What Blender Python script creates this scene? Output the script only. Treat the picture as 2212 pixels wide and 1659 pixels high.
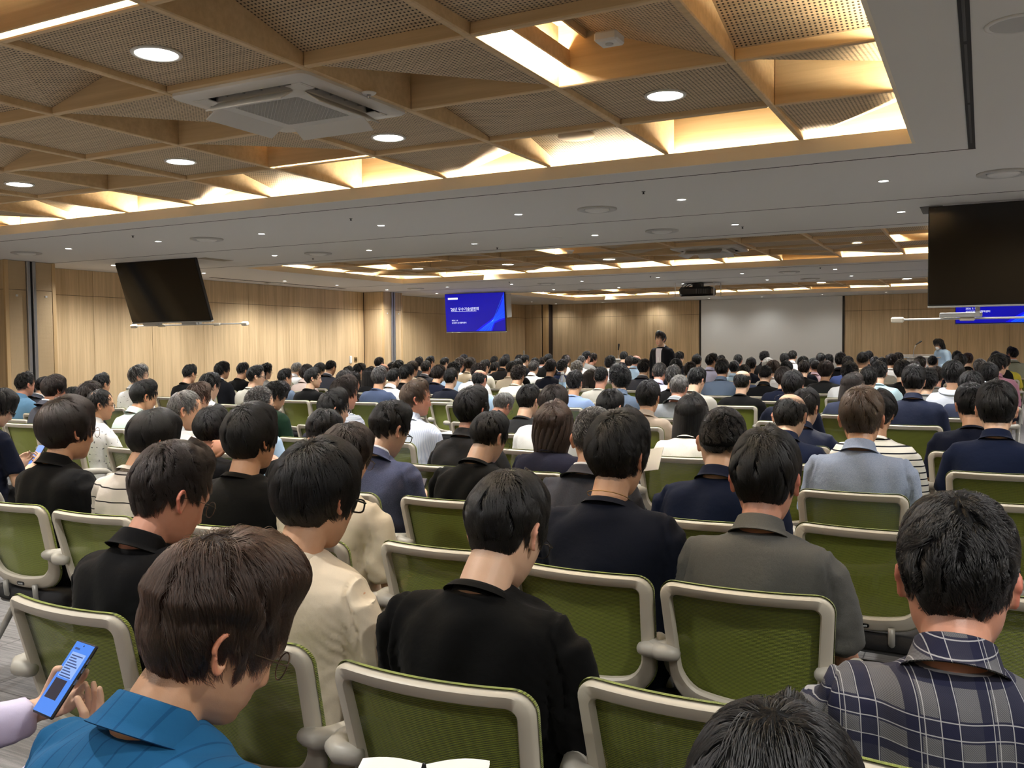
import bpy, math, random
import numpy as np
from mathutils import Matrix, Vector
SC = bpy.context.scene
COL = SC.collection
for o in list(bpy.data.objects):
    bpy.data.objects.remove(o)
RNG = random.Random(7)
NR = np.random.RandomState(5)
PI = math.pi
# ------------------------------------------------------------------ camera
CH = 1.535                      # camera height
FPX = 1959.3                    # focal length in pixels of the 2212 px wide frame
def cam_axes(yaw, pitch, roll):
    cy, sy, cp, sp = math.cos(yaw), math.sin(yaw), math.cos(pitch), math.sin(pitch)
    f = np.array([-sy*cp, cy*cp, sp]); r = np.array([cy, sy, 0.]); d = -np.cross(r, f)
    c, s = math.cos(roll), math.sin(roll)
    return np.array([c*r+s*d, -s*r+c*d, f])
CM = cam_axes(math.radians(27.446), math.radians(-2.455), math.radians(.480))
cd = bpy.data.cameras.new('camera'); cam = bpy.data.objects.new('camera', cd); COL.objects.link(cam)
cd.sensor_fit = 'HORIZONTAL'; cd.sensor_width = 36.0; cd.lens = FPX/2212*36; cd.clip_start = .05; cd.clip_end = 200
mw = Matrix.Identity(4)
for i in range(3):
    mw[i][0] = CM[0][i]; mw[i][1] = -CM[1][i]; mw[i][2] = -CM[2][i]
mw[2][3] = CH
cam.matrix_world = mw
SC.camera = cam
# ------------------------------------------------------------------ world, exposure
W = bpy.data.worlds.new('world'); SC.world = W; W.use_nodes = True
W.node_tree.nodes['Background'].inputs[0].default_value = (.9, .93, 1, 1)
W.node_tree.nodes['Background'].inputs[1].default_value = .0
SC.view_settings.view_transform = 'Standard'; SC.view_settings.look = 'None'
SC.view_settings.exposure = 0.12; SC.view_settings.gamma = 1; SC.view_settings.use_curve_mapping = False
SC.cycles.use_denoising = True
SC.cycles.max_bounces = 6; SC.cycles.diffuse_bounces = 4; SC.cycles.glossy_bounces = 2
SC.cycles.transmission_bounces = 3; SC.cycles.transparent_max_bounces = 6
SC.cycles.sample_clamp_indirect = 4; SC.cycles.caustics_reflective = False; SC.cycles.caustics_refractive = False
# light levels (watts of the downlights, added ones included)
E_SPOT, E_BIG = 180.0, 220.0
# ------------------------------------------------------------------ picture -> place helpers (used while laying things out)
def ray(x, y):
    return CM.T @ np.array([(x-1106)/FPX, (y-829.5)/FPX, 1.])
def at_z(x, y, z):
    r = ray(x, y); p = r*((z-CH)/r[2]); return np.array([p[0], p[1], z])
def at_y(x, y, Y):
    r = ray(x, y); p = r*(Y/r[1]); return np.array([p[0], Y, CH+p[2]])
def at_x(x, y, X):
    r = ray(x, y); p = r*(X/r[0]); return np.array([X, p[1], CH+p[2]])
def px_of(P):
    c = CM @ (np.array(P, float)-np.array([0, 0, CH])); return 1106+FPX*c[0]/c[2], 829.5+FPX*c[1]/c[2], c[2]
# ------------------------------------------------------------------ mesh helpers
class MB:
    """collects boxes, tubes, lofts and grids; build() links them as one mesh object"""
    def __init__(s): s.v = []; s.f = []; s.m = []; s.n = 0
    def add(s, v, f, mi=0):
        v = np.asarray(v, float); s.v.append(v); b = s.n
        s.f += [tuple(int(i)+b for i in q) for q in f]; s.m += [mi]*len(f); s.n += len(v); return s
    def box(s, lo, hi, mi=0, M=None, bev=0):
        (x0, y0, z0), (x1, y1, z1) = lo, hi
        if bev > 0:
            b = min(bev, .49*(x1-x0), .49*(y1-y0), .49*(z1-z0)); vs = []; idx = {}
            for sx in (0, 1):
                for sy in (0, 1):
                    for sz in (0, 1):
                        X = (x0, x1)[sx]; Y = (y0, y1)[sy]; Z = (z0, z1)[sz]
                        ix = X+(b, -b)[sx]; iy = Y+(b, -b)[sy]; iz = Z+(b, -b)[sz]
                        for k, p in enumerate(((X, iy, iz), (ix, Y, iz), (ix, iy, Z))):
                            idx[sx, sy, sz, k] = len(vs); vs.append(p)
            fs = []
            for sx in (0, 1): fs.append([idx[sx, a, c, 0] for a, c in ((0, 0), (1, 0), (1, 1), (0, 1))][::1 if sx else -1])
            for sy in (0, 1): fs.append([idx[a, sy, c, 1] for a, c in ((0, 0), (0, 1), (1, 1), (1, 0))][::1 if sy else -1])
            for sz in (0, 1): fs.append([idx[a, c, sz, 2] for a, c in ((0, 0), (1, 0), (1, 1), (0, 1))][::1 if sz else -1])
            for p in (0, 1):
                for q in (0, 1):
                    fs.append([idx[0, p, q, 1], idx[1, p, q, 1], idx[1, p, q, 2], idx[0, p, q, 2]])
                    fs.append([idx[p, 0, q, 0], idx[p, 1, q, 0], idx[p, 1, q, 2], idx[p, 0, q, 2]])
                    fs.append([idx[p, q, 0, 0], idx[p, q, 1, 0], idx[p, q, 1, 1], idx[p, q, 0, 1]])
                    for r in (0, 1): fs.append([idx[p, q, r, 0], idx[p, q, r, 1], idx[p, q, r, 2]])
        else:
            vs = [(x, y, z) for z in (z0, z1) for y in (y0, y1) for x in (x0, x1)]
            fs = [(0, 2, 3, 1), (4, 5, 7, 6), (0, 1, 5, 4), (2, 6, 7, 3), (0, 4, 6, 2), (1, 3, 7, 5)]
        vs = np.array(vs, float)
        if M is not None: vs = xf(M, vs)
        c = vs.mean(0); out = []
        for f in fs:
            a = vs[list(f)]; n = np.cross(a[1]-a[0], a[2]-a[0])
            out.append(f if n @ (a.mean(0)-c) >= 0 else f[::-1])
        return s.add(vs, out, mi)
    def tube(s, pts, rad, seg=10, mi=0, caps=True, flat=1.0, up=(0, 0, 1), round_ends=False):
        P = np.array(pts, float); n = len(P); R = np.full(n, rad, float) if np.isscalar(rad) else np.array(rad, float)
        if round_ends:
            t0 = P[0]-P[1]; t0 /= np.linalg.norm(t0)+1e-9; t1 = P[-1]-P[-2]; t1 /= np.linalg.norm(t1)+1e-9
            P = np.vstack([[P[0]+t0*R[0]*.95, P[0]+t0*R[0]*.7], P, [P[-1]+t1*R[-1]*.7, P[-1]+t1*R[-1]*.95]])
            R = np.concatenate([[R[0]*.35, R[0]*.75], R, [R[-1]*.75, R[-1]*.35]]); n = len(P)
        T = np.gradient(P, axis=0); T /= np.linalg.norm(T, axis=1)[:, None]+1e-12
        u = np.array(up, float); u = u-T[0]*(u@T[0])
        if np.linalg.norm(u) < 1e-3: u = np.array([0, 1., 0]); u = u-T[0]*(u@T[0])
        u /= np.linalg.norm(u); vs = []
        a = np.linspace(0, 2*PI, seg, endpoint=False)
        for i in range(n):
            u = u-T[i]*(u@T[i]); u /= np.linalg.norm(u)+1e-12; w = np.cross(T[i], u)
            vs.append(P[i]+R[i]*(np.cos(a)[:, None]*w+flat*np.sin(a)[:, None]*u))
        fs = [(i*seg+j, i*seg+(j+1) % seg, (i+1)*seg+(j+1) % seg, (i+1)*seg+j) for i in range(n-1) for j in range(seg)]
        if caps: fs += [tuple(range(seg))[::-1], tuple((n-1)*seg+j for j in range(seg))]
        return s.add(np.vstack(vs), fs, mi)
    def rings(s, rs, seg=24, mi=0, caps=True, ex=2.0):
        """rs: (cx,cy,cz,rx,ry) horizontal elliptical rings, bottom to top"""
        a = np.linspace(0, 2*PI, seg, endpoint=False); c, d = np.cos(a), np.sin(a)
        c = np.sign(c)*np.abs(c)**(2/ex); d = np.sign(d)*np.abs(d)**(2/ex)
        vs = np.vstack([np.stack([r[0]+r[3]*c, r[1]+r[4]*d, np.full(seg, r[2])], 1) for r in rs]); n = len(rs)
        fs = [(i*seg+j, i*seg+(j+1) % seg, (i+1)*seg+(j+1) % seg, (i+1)*seg+j) for i in range(n-1) for j in range(seg)]
        if caps: fs += [tuple(range(seg))[::-1], tuple((n-1)*seg+j for j in range(seg))]
        return s.add(vs, fs, mi)
    def lathe(s, prof, seg=20, mi=0, M=None):
        a = np.linspace(0, 2*PI, seg, endpoint=False)
        vs = np.vstack([np.stack([r*np.cos(a), r*np.sin(a), np.full(seg, z)], 1) for r, z in prof]); n = len(prof)
        fs = [(i*seg+j, i*seg+(j+1) % seg, (i+1)*seg+(j+1) % seg, (i+1)*seg+j) for i in range(n-1) for j in range(seg)]
        if prof[0][0] > 1e-6: fs.append(tuple(range(seg))[::-1])
        if prof[-1][0] > 1e-6: fs.append(tuple((n-1)*seg+j for j in range(seg)))
        if M is not None: vs = xf(M, vs)
        return s.add(vs, fs, mi)
    def grid(s, V, closed=False, mi=0, flip=False):
        V = np.asarray(V); n, m = V.shape[:2]; fs = []
        for i in range(n-1):
            for j in range(m if closed else m-1):
                q = (i*m+j, i*m+(j+1) % m, (i+1)*m+(j+1) % m, (i+1)*m+j); fs.append(q[::-1] if flip else q)
        return s.add(V.reshape(-1, 3), fs, mi)
    def mesh(s, name, mats=(), smooth=False):
        me = bpy.data.meshes.new(name); me.from_pydata(np.vstack(s.v).tolist(), [], s.f)
        for m in mats: me.materials.append(m)
        if any(s.m): me.polygons.foreach_set('material_index', s.m)
        if smooth is True: me.shade_smooth()
        elif smooth:
            me.shade_smooth(); me.set_sharp_from_angle(angle=math.radians(smooth))
        me.update(); return me
    def build(s, name, mats=(), parent=None, smooth=False):
        if not isinstance(mats, (list, tuple)): mats = (mats,)
        return put(name, s.mesh(name, mats, smooth), parent)
def xf(M, v):
    M = np.array(M); return v @ M[:3, :3].T+M[:3, 3]
def put(name, data, parent=None, loc=None, M=None):
    o = bpy.data.objects.new(name, data); COL.objects.link(o)
    if parent is not None: o.parent = parent
    if loc is not None: o.location = loc
    if M is not None: o.matrix_local = M
    return o
def empty(name, loc=(0, 0, 0), rz=0):
    o = bpy.data.objects.new(name, None); COL.objects.link(o); o.location = loc; o.rotation_euler = (0, 0, rz); o.empty_display_size = .1
    return o
def tag(o, label, cat, group=None):
    o['label'] = label; o['category'] = cat
    if group: o['group'] = group
    return o
def structure(o): o['kind'] = 'structure'; return o
def copy_tree(o, parent=None):
    c = o.copy(); COL.objects.link(c)
    if parent is not None: c.parent = parent
    for ch in KIDS.get(o.name, ()): copy_tree(ch, c)
    return c
KIDS = {}
def remember(*roots):
    """remember the children of finished prototypes, so copying does not search the scene"""
    for o in bpy.data.objects:
        if o.parent is not None: KIDS.setdefault(o.parent.name, [])
    for r in roots:
        stack = [r]
        while stack:
            q = stack.pop(); KIDS[q.name] = list(q.children); stack += q.children
ORD = ['first', 'second', 'third', 'fourth', 'fifth', 'sixth', 'seventh', 'eighth', 'ninth', 'tenth', 'eleventh', 'twelfth', 'thirteenth', 'fourteenth', 'fifteenth', 'sixteenth', 'seventeenth', 'eighteenth', 'nineteenth', 'twentieth']
def ordn(i): return ORD[i] if i < len(ORD) else f'{i+1}th'
def L(c):
    """sRGB 0-255 -> linear"""
    r = []
    for x in c[:3]:
        x = x/255; r.append(x/12.92 if x <= .04045 else ((x+.055)/1.055)**2.4)
    return (*r, 1.)
# ------------------------------------------------------------------ material helper
class NT:
    def __init__(s, name):
        s.mat = bpy.data.materials.new(name); s.mat.use_nodes = True; s.t = s.mat.node_tree; s.b = s.t.nodes['Principled BSDF']
    def n(s, typ, ins=None, **kw):
        q = s.t.nodes.new(typ)
        for k, v in kw.items(): setattr(q, k, v)
        for k, v in (ins or {}).items(): s.set(q.inputs[k], v)
        return q
    def set(s, sock, v):
        if isinstance(v, bpy.types.NodeSocket): s.t.links.new(v, sock)
        else: sock.default_value = v
    def p(s, **kw):
        for k, v in kw.items(): s.set(s.b.inputs[k.replace('_', ' ')], v)
        return s
    def math(s, op, a, b=0., c=0.):
        q = s.n('ShaderNodeMath', operation=op); s.set(q.inputs[0], a); s.set(q.inputs[1], b); s.set(q.inputs[2], c); return q.outputs[0]
    def mix(s, f, a, b):
        q = s.n('ShaderNodeMix', data_type='RGBA'); s.set(q.inputs[0], f); s.set(q.inputs[6], a); s.set(q.inputs[7], b); return q.outputs[2]
    def co(s, which='Object'): return s.n('ShaderNodeTexCoord').outputs[which]
    def mapping(s, v, sc): return s.n('ShaderNodeMapping', {0: v, 3: sc}).outputs[0]
    def noise(s, v, scale, detail=3., rough=.5): return s.n('ShaderNodeTexNoise', {'Vector': v, 'Scale': scale, 'Detail': detail, 'Roughness': rough}).outputs[0]
    def xyz(s, v): return s.n('ShaderNodeSeparateXYZ', {0: v}).outputs
    def ramp(s, f, stops):
        q = s.n('ShaderNodeValToRGB', {0: f}); e = q.color_ramp.elements
        while len(e) < len(stops): e.new(.5)
        for i, (p, c) in enumerate(stops): e[i].position = p; e[i].color = c
        return q.outputs[0]
    def bump(s, h, strength=.3, dist=.002): return s.n('ShaderNodeBump', {'Strength': strength, 'Distance': dist, 'Height': h}).outputs[0]
def simple(name, c, rough=.5, metal=0., spec=.5):
    t = NT(name); t.p(Base_Color=L(c), Roughness=rough, Metallic=metal, Specular_IOR_Level=spec); return t.mat
def emit(name, c, s):
    t = NT(name); t.p(Base_Color=(0, 0, 0, 1), Emission_Color=L(c), Emission_Strength=s, Roughness=.3); return t.mat
# ------------------------------------------------------------------ materials of the room
def wood(name, base, dark, grain_axis='Z', scale=1.0, vary=.5):
    t = NT(name); v = t.co()
    sc = {'Z': (34, 34, 1.2), 'X': (1.2, 34, 34), 'Y': (34, 1.2, 34)}[grain_axis]
    m = t.mapping(v, tuple(q*scale for q in sc))
    n1 = t.noise(m, 1.0, 4., .6); n2 = t.noise(t.mapping(v, tuple(q*scale*.22 for q in sc)), 1.0, 2.)
    f = t.math('ADD', t.math('MULTIPLY', n1, .6), t.math('MULTIPLY', n2, .5))
    c = t.ramp(f, [(.34, L(dark)), (.66, L(base))])
    t.p(Base_Color=c, Roughness=.55, Normal=t.bump(n1, .12, .001)); return t.mat
WOOD_WALL = wood('oak_wall_veneer', (218, 192, 152), (182, 156, 118), 'Z', .9)
WOOD_RIB = wood('oak_rib', (224, 198, 158), (200, 172, 130), 'X', .9)
def perforated(name, lo, hi, pitch, rad, axes=('X', 'Y'), lines=False):
    t = NT(name); v = t.co(); x = t.xyz(v); i = {'X': 0, 'Y': 1, 'Z': 2}
    a = t.math('SUBTRACT', t.math('FRACT', t.math('DIVIDE', t.math('ADD', x[i[axes[0]]], 50.), pitch)), .5)
    b = t.math('SUBTRACT', t.math('FRACT', t.math('DIVIDE', t.math('ADD', x[i[axes[1]]], 50.), pitch)), .5)
    d = t.math('SQRT', t.math('ADD', t.math('MULTIPLY', a, a), t.math('MULTIPLY', b, b)))
    h = t.math('SMOOTH_MIN', t.math('DIVIDE', d, rad/pitch), 1.5, .1)
    hole = t.n('ShaderNodeMapRange', {0: d, 1: rad/pitch*.85, 2: rad/pitch*1.15, 3: 1., 4: 0.}).outputs[0]
    n1 = t.noise(t.mapping(v, (2, 40, 40)), 1., 3.)
    c = t.ramp(n1, [(.3, L(lo)), (.7, L(hi))])
    t.p(Base_Color=t.mix(hole, c, (.012, .009, .006, 1)), Roughness=.6, Normal=t.bump(t.math('MULTIPLY', hole, -1.), .5, .004)); return t.mat
PERF_CEIL = perforated('perforated_oak_ceiling_panel', (186, 164, 134), (210, 188, 156), .0225, .0056)
PERF_WALL = perforated('perforated_oak_wall_panel', (188, 162, 124), (214, 188, 148), .019, .0032, ('Y', 'Z'))
WOOD_TRIM = wood('pale_oak_edge_trim', (214, 182, 134), (192, 158, 110), 'Z', 1.)
t = NT('white_ceiling_paint'); t.p(Base_Color=L((226, 225, 222)), Roughness=.8, Normal=t.bump(t.noise(t.co(), 60, 2.), .05, .001)); CEIL = t.mat
LIP = simple('cream_painted_cove_lip', (246, 238, 220), .7)
GROOVE = simple('dark_shadow_gap', (52, 42, 36), .9)
TRACK = simple('brushed_aluminium_track', (186, 188, 192), .35, .8)
BLACKSLOT = simple('matt_black_slot', (10, 10, 11), .7)
t = NT('grey_loop_carpet_tiles'); v = t.co(); n = t.noise(t.mapping(v, (3, 90, 1)), 1., 4., .7); n2 = t.noise(v, 400, 2.)
x = t.xyz(v)
def seam(tt, s):
    a = tt.math('ABSOLUTE', tt.math('SUBTRACT', tt.math('FRACT', tt.math('DIVIDE', tt.math('ADD', s, 50.), .5)), .5)); return tt.math('GREATER_THAN', a, .494)
sm = t.math('MAXIMUM', seam(t, x[0]), seam(t, x[1]))
c = t.ramp(t.math('ADD', t.math('MULTIPLY', n, .7), t.math('MULTIPLY', n2, .3)), [(.35, L((86, 86, 89))), (.62, L((134, 133, 134)))])
t.p(Base_Color=t.mix(sm, c, L((70, 70, 72))), Roughness=.95, Normal=t.bump(n2, .6, .004)); CARPET = t.mat
WHITE = simple('white_plastic', (232, 232, 230), .4)
WHITE_METAL = simple('white_enamel_metal', (222, 222, 220), .35)
GREYP = simple('pale_grey_plastic', (190, 190, 188), .45)
DARKGREY = simple('dark_grey_plastic', (60, 60, 62), .45)
BLACK = simple('black_plastic', (16, 16, 17), .4)
t = NT('glossy_black_screen'); t.p(Base_Color=L((9, 8, 9)), Roughness=.12, Specular_IOR_Level=.5); SCREEN = t.mat
E_DISC = emit('lit_lamp_diffuser', (255, 252, 240), 30.)
E_DISC_S = emit('lit_small_lamp', (255, 252, 244), 30.)
E_STRIP = emit('warm_led_strip', (255, 236, 200), 170.)
CANVAS = simple('matt_white_screen_cloth', (240, 241, 238), .9)
CLEAR = NT('clear_acrylic'); CLEAR.p(Base_Color=(.95, .95, .95, 1), Roughness=.08, Transmission_Weight=.75, IOR=1.3); CLEAR = CLEAR.mat
CHROME = simple('polished_metal', (200, 200, 202), .2, 1.)
PAPER = simple('white_paper', (236, 236, 234), .8)
# ------------------------------------------------------------------ the room shell
CZ, RZ = 2.835, 2.935                       # flat ceiling, underside of the oak ribs
XL, XR, YB, YF = -13.28, 6.5, -4.5, 26.78
PIT = .961
def slab(name, lo, hi, mat, parent=None):
    return MB().box(lo, hi).build(name, mat, parent)
structure(slab('floor', (XL-.3, YB-.3, -.12), (XR+.3, YF+.3, 0), CARPET))
wl = structure(slab('wall_left', (XL-.2, YB, 0), (XL, YF, CZ+.6), GROOVE))
wf = structure(slab('wall_front', (XL, YF, 0), (XR, YF+.2, CZ+.6), GROOVE))
structure(slab('wall_right', (XR, YB, 0), (XR+.2, YF, CZ+.6), WOOD_WALL))
structure(slab('wall_back', (XL, YB-.2, 0), (XR, YB, CZ+.6), WOOD_WALL))
# ---- wall panels: every panel is a piece of its own, with a shadow gap round it
JZ = 2.408
def panels_left(y0, y1, cuts, mat):
    ys = [y0]+[c for c in cuts if y0 < c < y1]+[y1]
    for a, b in zip(ys, ys[1:]):
        for z0, z1 in ((.08, JZ), (JZ, CZ)):
            MB().box((XL, a+.003, z0+.003), (XL+.022, b-.003, z1-.003), bev=.002).build('panel', mat, wl)
PY = [9.1+1.21*i for i in range(-11, 15)]
panels_left(YB, 8.33, PY, PERF_WALL)
panels_left(9.1, 17.8, PY, WOOD_WALL)
panels_left(18.6, 26.5, [18.6+1.21*i for i in range(8)], WOOD_WALL)
fx = sorted([-2.997+1.2*i for i in range(-8, 8)])
xs = [-12.4]+[q for q in fx if -12.3 < q < XR-.1]+[XR]
for a, b in zip(xs, xs[1:]):
    if a > -7.4 and b < -3.5: continue       # behind the projection screen
    for z0, z1 in ((.08, JZ), (JZ, CZ)):
        MB().box((a+.003, YF-.022, z0+.003), (b-.003, YF, z1-.003), bev=.002).build('panel', WOOD_WALL, wf)
structure(slab('baseboard_left', (XL, YB, 0), (XL+.03, YF, .078), DARKGREY))
structure(slab('baseboard_front', (XL, YF-.03, 0), (XR, YF, .078), DARKGREY))
# ---- pillars of the left wall, each with the track of a folding partition
def pillar(name, y0, y1, x1, perf):
    p = structure(MB().box((XL, y0, 0), (x1-.02, y1, CZ+.3)).build(name, GROOVE))
    m = PERF_WALL if perf else WOOD_WALL
    ym = (y0+y1)/2; hw = .075
    for z0, z1 in ((0, JZ), (JZ, CZ)):
        MB().box((XL+.03, y0-.02, z0+.003), (x1-.03, y0, z1-.003), bev=.002).build('panel', WOOD_WALL, p)
        MB().box((x1-.02, y0+.04, z0+.003), (x1, ym-hw, z1-.003), bev=.002).build('panel', m, p)
        MB().box((x1-.02, ym+hw, z0+.003), (x1, y1-.04, z1-.003), bev=.002).build('panel', m, p)
        MB().box((XL+.03, y1, z0+.003), (x1-.03, y1+.02, z1-.003), bev=.002).build('panel', WOOD_WALL, p)
    for a, b in ((y0-.022, y0+.038), (y1-.038, y1+.022)):
        MB().box((x1-.03, a, 0), (x1+.006, b, CZ), bev=.004).build('edge_trim', WOOD_TRIM, p)
    for a, b in ((ym-hw+.004, ym-.02), (ym+.02, ym+hw-.004)):
        MB().box((x1-.02, a, 0), (x1+.03, b, CZ), bev=.006).build('partition_track', TRACK, p)
    MB().box((x1-.02, ym-.02, 0), (x1+.004, ym+.02, CZ)).build('track_seal', BLACK, p)
    for yy in (y0+.16, y1-.14):
        MB().box((x1, yy-.018, JZ-.10), (x1+.008, yy+.018, JZ-.07), bev=.002).build('sensor_button', WHITE, p)
pillar('trim_1', 8.33, 9.10, -12.57, True)
pillar('trim_2', 17.83, 18.60, -12.70, False)
c = structure(MB().box((XL, 26.5, 0), (-12.42, YF, CZ+.3)).build('trim_3', GROOVE))
for z0, z1 in ((0, JZ), (JZ, CZ)):
    MB().box((XL+.03, 26.48, z0+.003), (-12.66, 26.5, z1-.003), bev=.002).build('panel', WOOD_WALL, c)
    MB().box((-12.62, 26.48, z0+.003), (-12.42, 26.5, z1-.003), bev=.002).build('panel', WOOD_TRIM, c)
# ------------------------------------------------------------------ ceiling with three oak coffers
CX0, CX1 = -10.75, -.43
COFF = [(1.98, 6.54), (11.24, 15.80), (20.2, 24.75)]
ce = MB()
ye = [YB]+[q for a, b in COFF for q in (a-.02, b+.02)]+[YF]
T = .06
for i in range(0, len(ye)-1, 2): ce.box((XL, ye[i], CZ), (XR, ye[i+1], CZ+T))
for a, b in COFF:
    ce.box((XL, a-.02, CZ), (CX0-.02, b+.02, CZ+T)); ce.box((CX1+.02, a-.02, CZ), (XR, b+.02, CZ+T))
ceiling = structure(ce.build('ceiling', CEIL))
slab('upper_slab', (XL, YB, 3.62), (XR, YF, 3.7), GROOVE, ceiling)
def groove(lo, hi, name='shadow_gap', m=GROOVE): return MB().box(lo, hi).build(name, m, ceiling)
for Y, x1 in ((6.93, -.06), (9.07, XR), (10.95, XR), (16.1, XR), (18.05, XR), (19.95, XR)):
    groove((XL, Y-.006, CZ-.002), (x1, Y+.006, CZ+.01))
groove((-.105, YB, CZ-.004), (-.062, 6.93, CZ+.02), 'air_slot', BLACKSLOT)
groove((-12.75, 12.4, CZ-.004), (-12.68, 16.4, CZ+.02), 'air_slot', BLACKSLOT)
for k in range(9):
    y = -3.5+k*1.14; MB().box((-.092, y, CZ-.005), (-.078, y+1.1, CZ-.001), bev=.002).build('slot_blade', BLACK, ceiling)
D = .26
F0 = (.06,)*4
KN = {(0,0):(0,0,.08,1),(0,1):(0,0,1,.45),(0,2):(1,1,.15,.15),(1,0):(.1,.1,1,1),(1,1):F0,(1,2):'W',(1,3):(.14,)*4,(2,0):(1,.6,.15,.15),
      (2,1):(.5,.1,.05,.05),(2,2):(0,0,1,0),(2,3):(1,1,.2,.2),(3,0):(0,0,.05,1),(3,1):F0,(3,2):(.1,)*4,(3,3):F0,(4,0):(.1,.1,1,.8),(4,1):'F',
      (4,2):(0,0,1,0),(4,3):(.1,.1,.08,1),(5,0):(1,.6,.15,.15),(5,1):F0,(5,2):F0,(5,3):(1,1,.2,.2),(6,0):(0,0,.05,1),(6,1):(0,0,1,0),
      (6,2):(0,0,.05,1),(6,3):F0,(7,0):(.1,.1,1,.8),(7,1):F0,(7,2):(.5,.1,.05,.05),(8,0):(1,.6,.15,.15),(8,1):(0,0,1,0)}
CYC = [(0,0,1,0),F0,(1,1,.2,.2),(0,0,.05,1),(.1,.1,1,.8),'F',F0,(1,.6,.15,.15),'W']
def coffer(idx, y0, y1):
    cf = empty('coffer'); cf.parent = ceiling
    ax0, ax1, ay0, ay1 = CX0-.13, CX1+.13, y0-.13, y1+.13     # inside faces of the oak perimeter
    for nm, lo, hi in (('cove_lip', (CX0-.02, y0, CZ-.001), (CX0, y1, RZ)), ('cove_lip', (CX1, y0, CZ-.001), (CX1+.02, y1, RZ)),
                       ('cove_lip', (CX0-.02, y0-.02, CZ-.001), (CX1+.02, y0, RZ)), ('cove_lip', (CX0-.02, y1, CZ-.001), (CX1+.02, y1+.02, RZ))):
        MB().box(lo, hi).build(nm, LIP, cf)
    for lo, hi in (((ax0, ay0, CZ+T), (CX0-.02, ay1, CZ+T+.01)), ((CX1+.02, ay0, CZ+T), (ax1, ay1, CZ+T+.01)),
                   ((CX0, ay0, CZ+T), (CX1, y0-.02, CZ+T+.01)), ((CX0, y1+.02, CZ+T), (CX1, ay1, CZ+T+.01))):
        MB().box(lo, hi).build('cove_floor', LIP, cf)
    def strip(p0, p1, inward):                 # a slim profile on the oak board, aimed into the coffer
        p0, p1, n = np.array(p0), np.array(p1), np.array(inward)
        z = np.array([0, 0, 1.]); w = (n*.5-z*.3); w = w/np.linalg.norm(w)*.012; u = np.cross(p1-p0, w); u = u/np.linalg.norm(u)*.003
        V = [p0-w-u, p0+w-u, p0+w+u, p0-w+u, p1-w-u, p1+w-u, p1+w+u, p1-w+u]
        MB().add(V, [(0, 1, 2, 3), (7, 6, 5, 4), (0, 4, 5, 1), (1, 5, 6, 2), (2, 6, 7, 3), (3, 7, 4, 0)]).build('led_strip', E_STRIP, cf)
    zs = RZ-.018
    strip((ax0+.03, y0, zs), (ax0+.03, y1, zs), (1, 0, 0)); strip((ax1-.03, y1, zs), (ax1-.03, y0, zs), (-1, 0, 0))
    strip((CX1, ay0+.03, zs), (CX0, ay0+.03, zs), (0, 1, 0)); strip((CX0, ay1-.03, zs), (CX1, ay1-.03, zs), (0, -1, 0))
    top = RZ+.42
    for lo, hi in (((ax0-.02, ay0, CZ+T), (ax0, ay1, top)), ((ax1, ay0, CZ+T), (ax1+.02, ay1, top)),
                   ((ax0, ay0-.02, CZ+T), (ax1, ay0, top)), ((ax0, ay1, CZ+T), (ax1, ay1+.02, top))):
        MB().box(lo, hi).build('perimeter_board', WOOD_RIB, cf)
    xr = [ax1]+[-1.134-PIT*k for k in range(10)]+[ax0]
    yr = [ay1]+[y1-.03-PIT*k-.96 for k in range(4)]+[ay0]
    for x in xr[1:-1]: MB().box((x-.02, ay0, RZ), (x+.02, ay1, top), bev=.006).build('rib', WOOD_RIB, cf)
    for y in yr[1:-1]:
        for x0, x1 in zip(xr[1:], xr): MB().box((x0+.02, y-.02, RZ), (x1-.02, y+.02, top), bev=.006).build('cross_rib', WOOD_RIB, cf)
    cells = {}
    for c in range(11):
        for r in range(5):
            x1, x0 = xr[c], xr[c+1]; yf, yn = yr[r], yr[r+1]
            if c > 0: x1 -= .02
            if c < 10: x0 += .02
            if r > 0: yf -= .02
            if r < 4: yn += .02
            t = KN.get((c, r)) if idx == 0 else None
            if t is None: t = CYC[(c*5+r*2+idx*4+(c*r) % 3) % 9]
            if idx == 1 and r == 0 and t in (F0,): t = (.1, .1, 1, .8)
            cells[c, r] = (x0, x1, yn, yf)
            gx = gy = 0
            if t == 'W': gx = .17; t = (1, 0, 1, 0)
            elif t == 'F': gy = .17; t = (0, 0, 1, 0)
            X0, Yf = x0+gx, yf-gy
            co = [(X0, yn), (x1, yn), (X0, Yf), (x1, Yf)]
            zz = [RZ+.02+D*q for q in t]
            lo = [(p[0], p[1], z) for p, z in zip(co, zz)]; up = [(p[0], p[1], z+.015) for p, z in zip(co, zz)]
            if t[0]+t[3] <= t[1]+t[2]: tri = [(0, 3, 1), (0, 2, 3)]
            else: tri = [(0, 2, 1), (1, 2, 3)]
            fs = tri+[(a+4, c2+4, b+4) for a, b, c2 in tri]+[(0, 1, 5, 4), (1, 3, 7, 5), (3, 2, 6, 7), (2, 0, 4, 6)]
            MB().add(lo+up, fs).build('panel', PERF_CEIL, cf)
            if gx:
                MB().box((x0, yn, RZ+.33), (X0+.02, yf, RZ+.345)).build('slot_board', WOOD_RIB, cf)
                MB().box((X0-.012, yn, RZ+D-.02), (X0, yf, RZ+.33)).build('slot_board', WOOD_RIB, cf)
                MB().box((x0+.06, yn, RZ+.10), (x0+.072, yf, RZ+.19)).build('slot_board', WOOD_RIB, cf)
                MB().box((x0+.01, yn+.02, RZ+.12), (x0+.04, yf-.02, RZ+.13)).build('led_strip', E_STRIP, cf)
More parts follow.
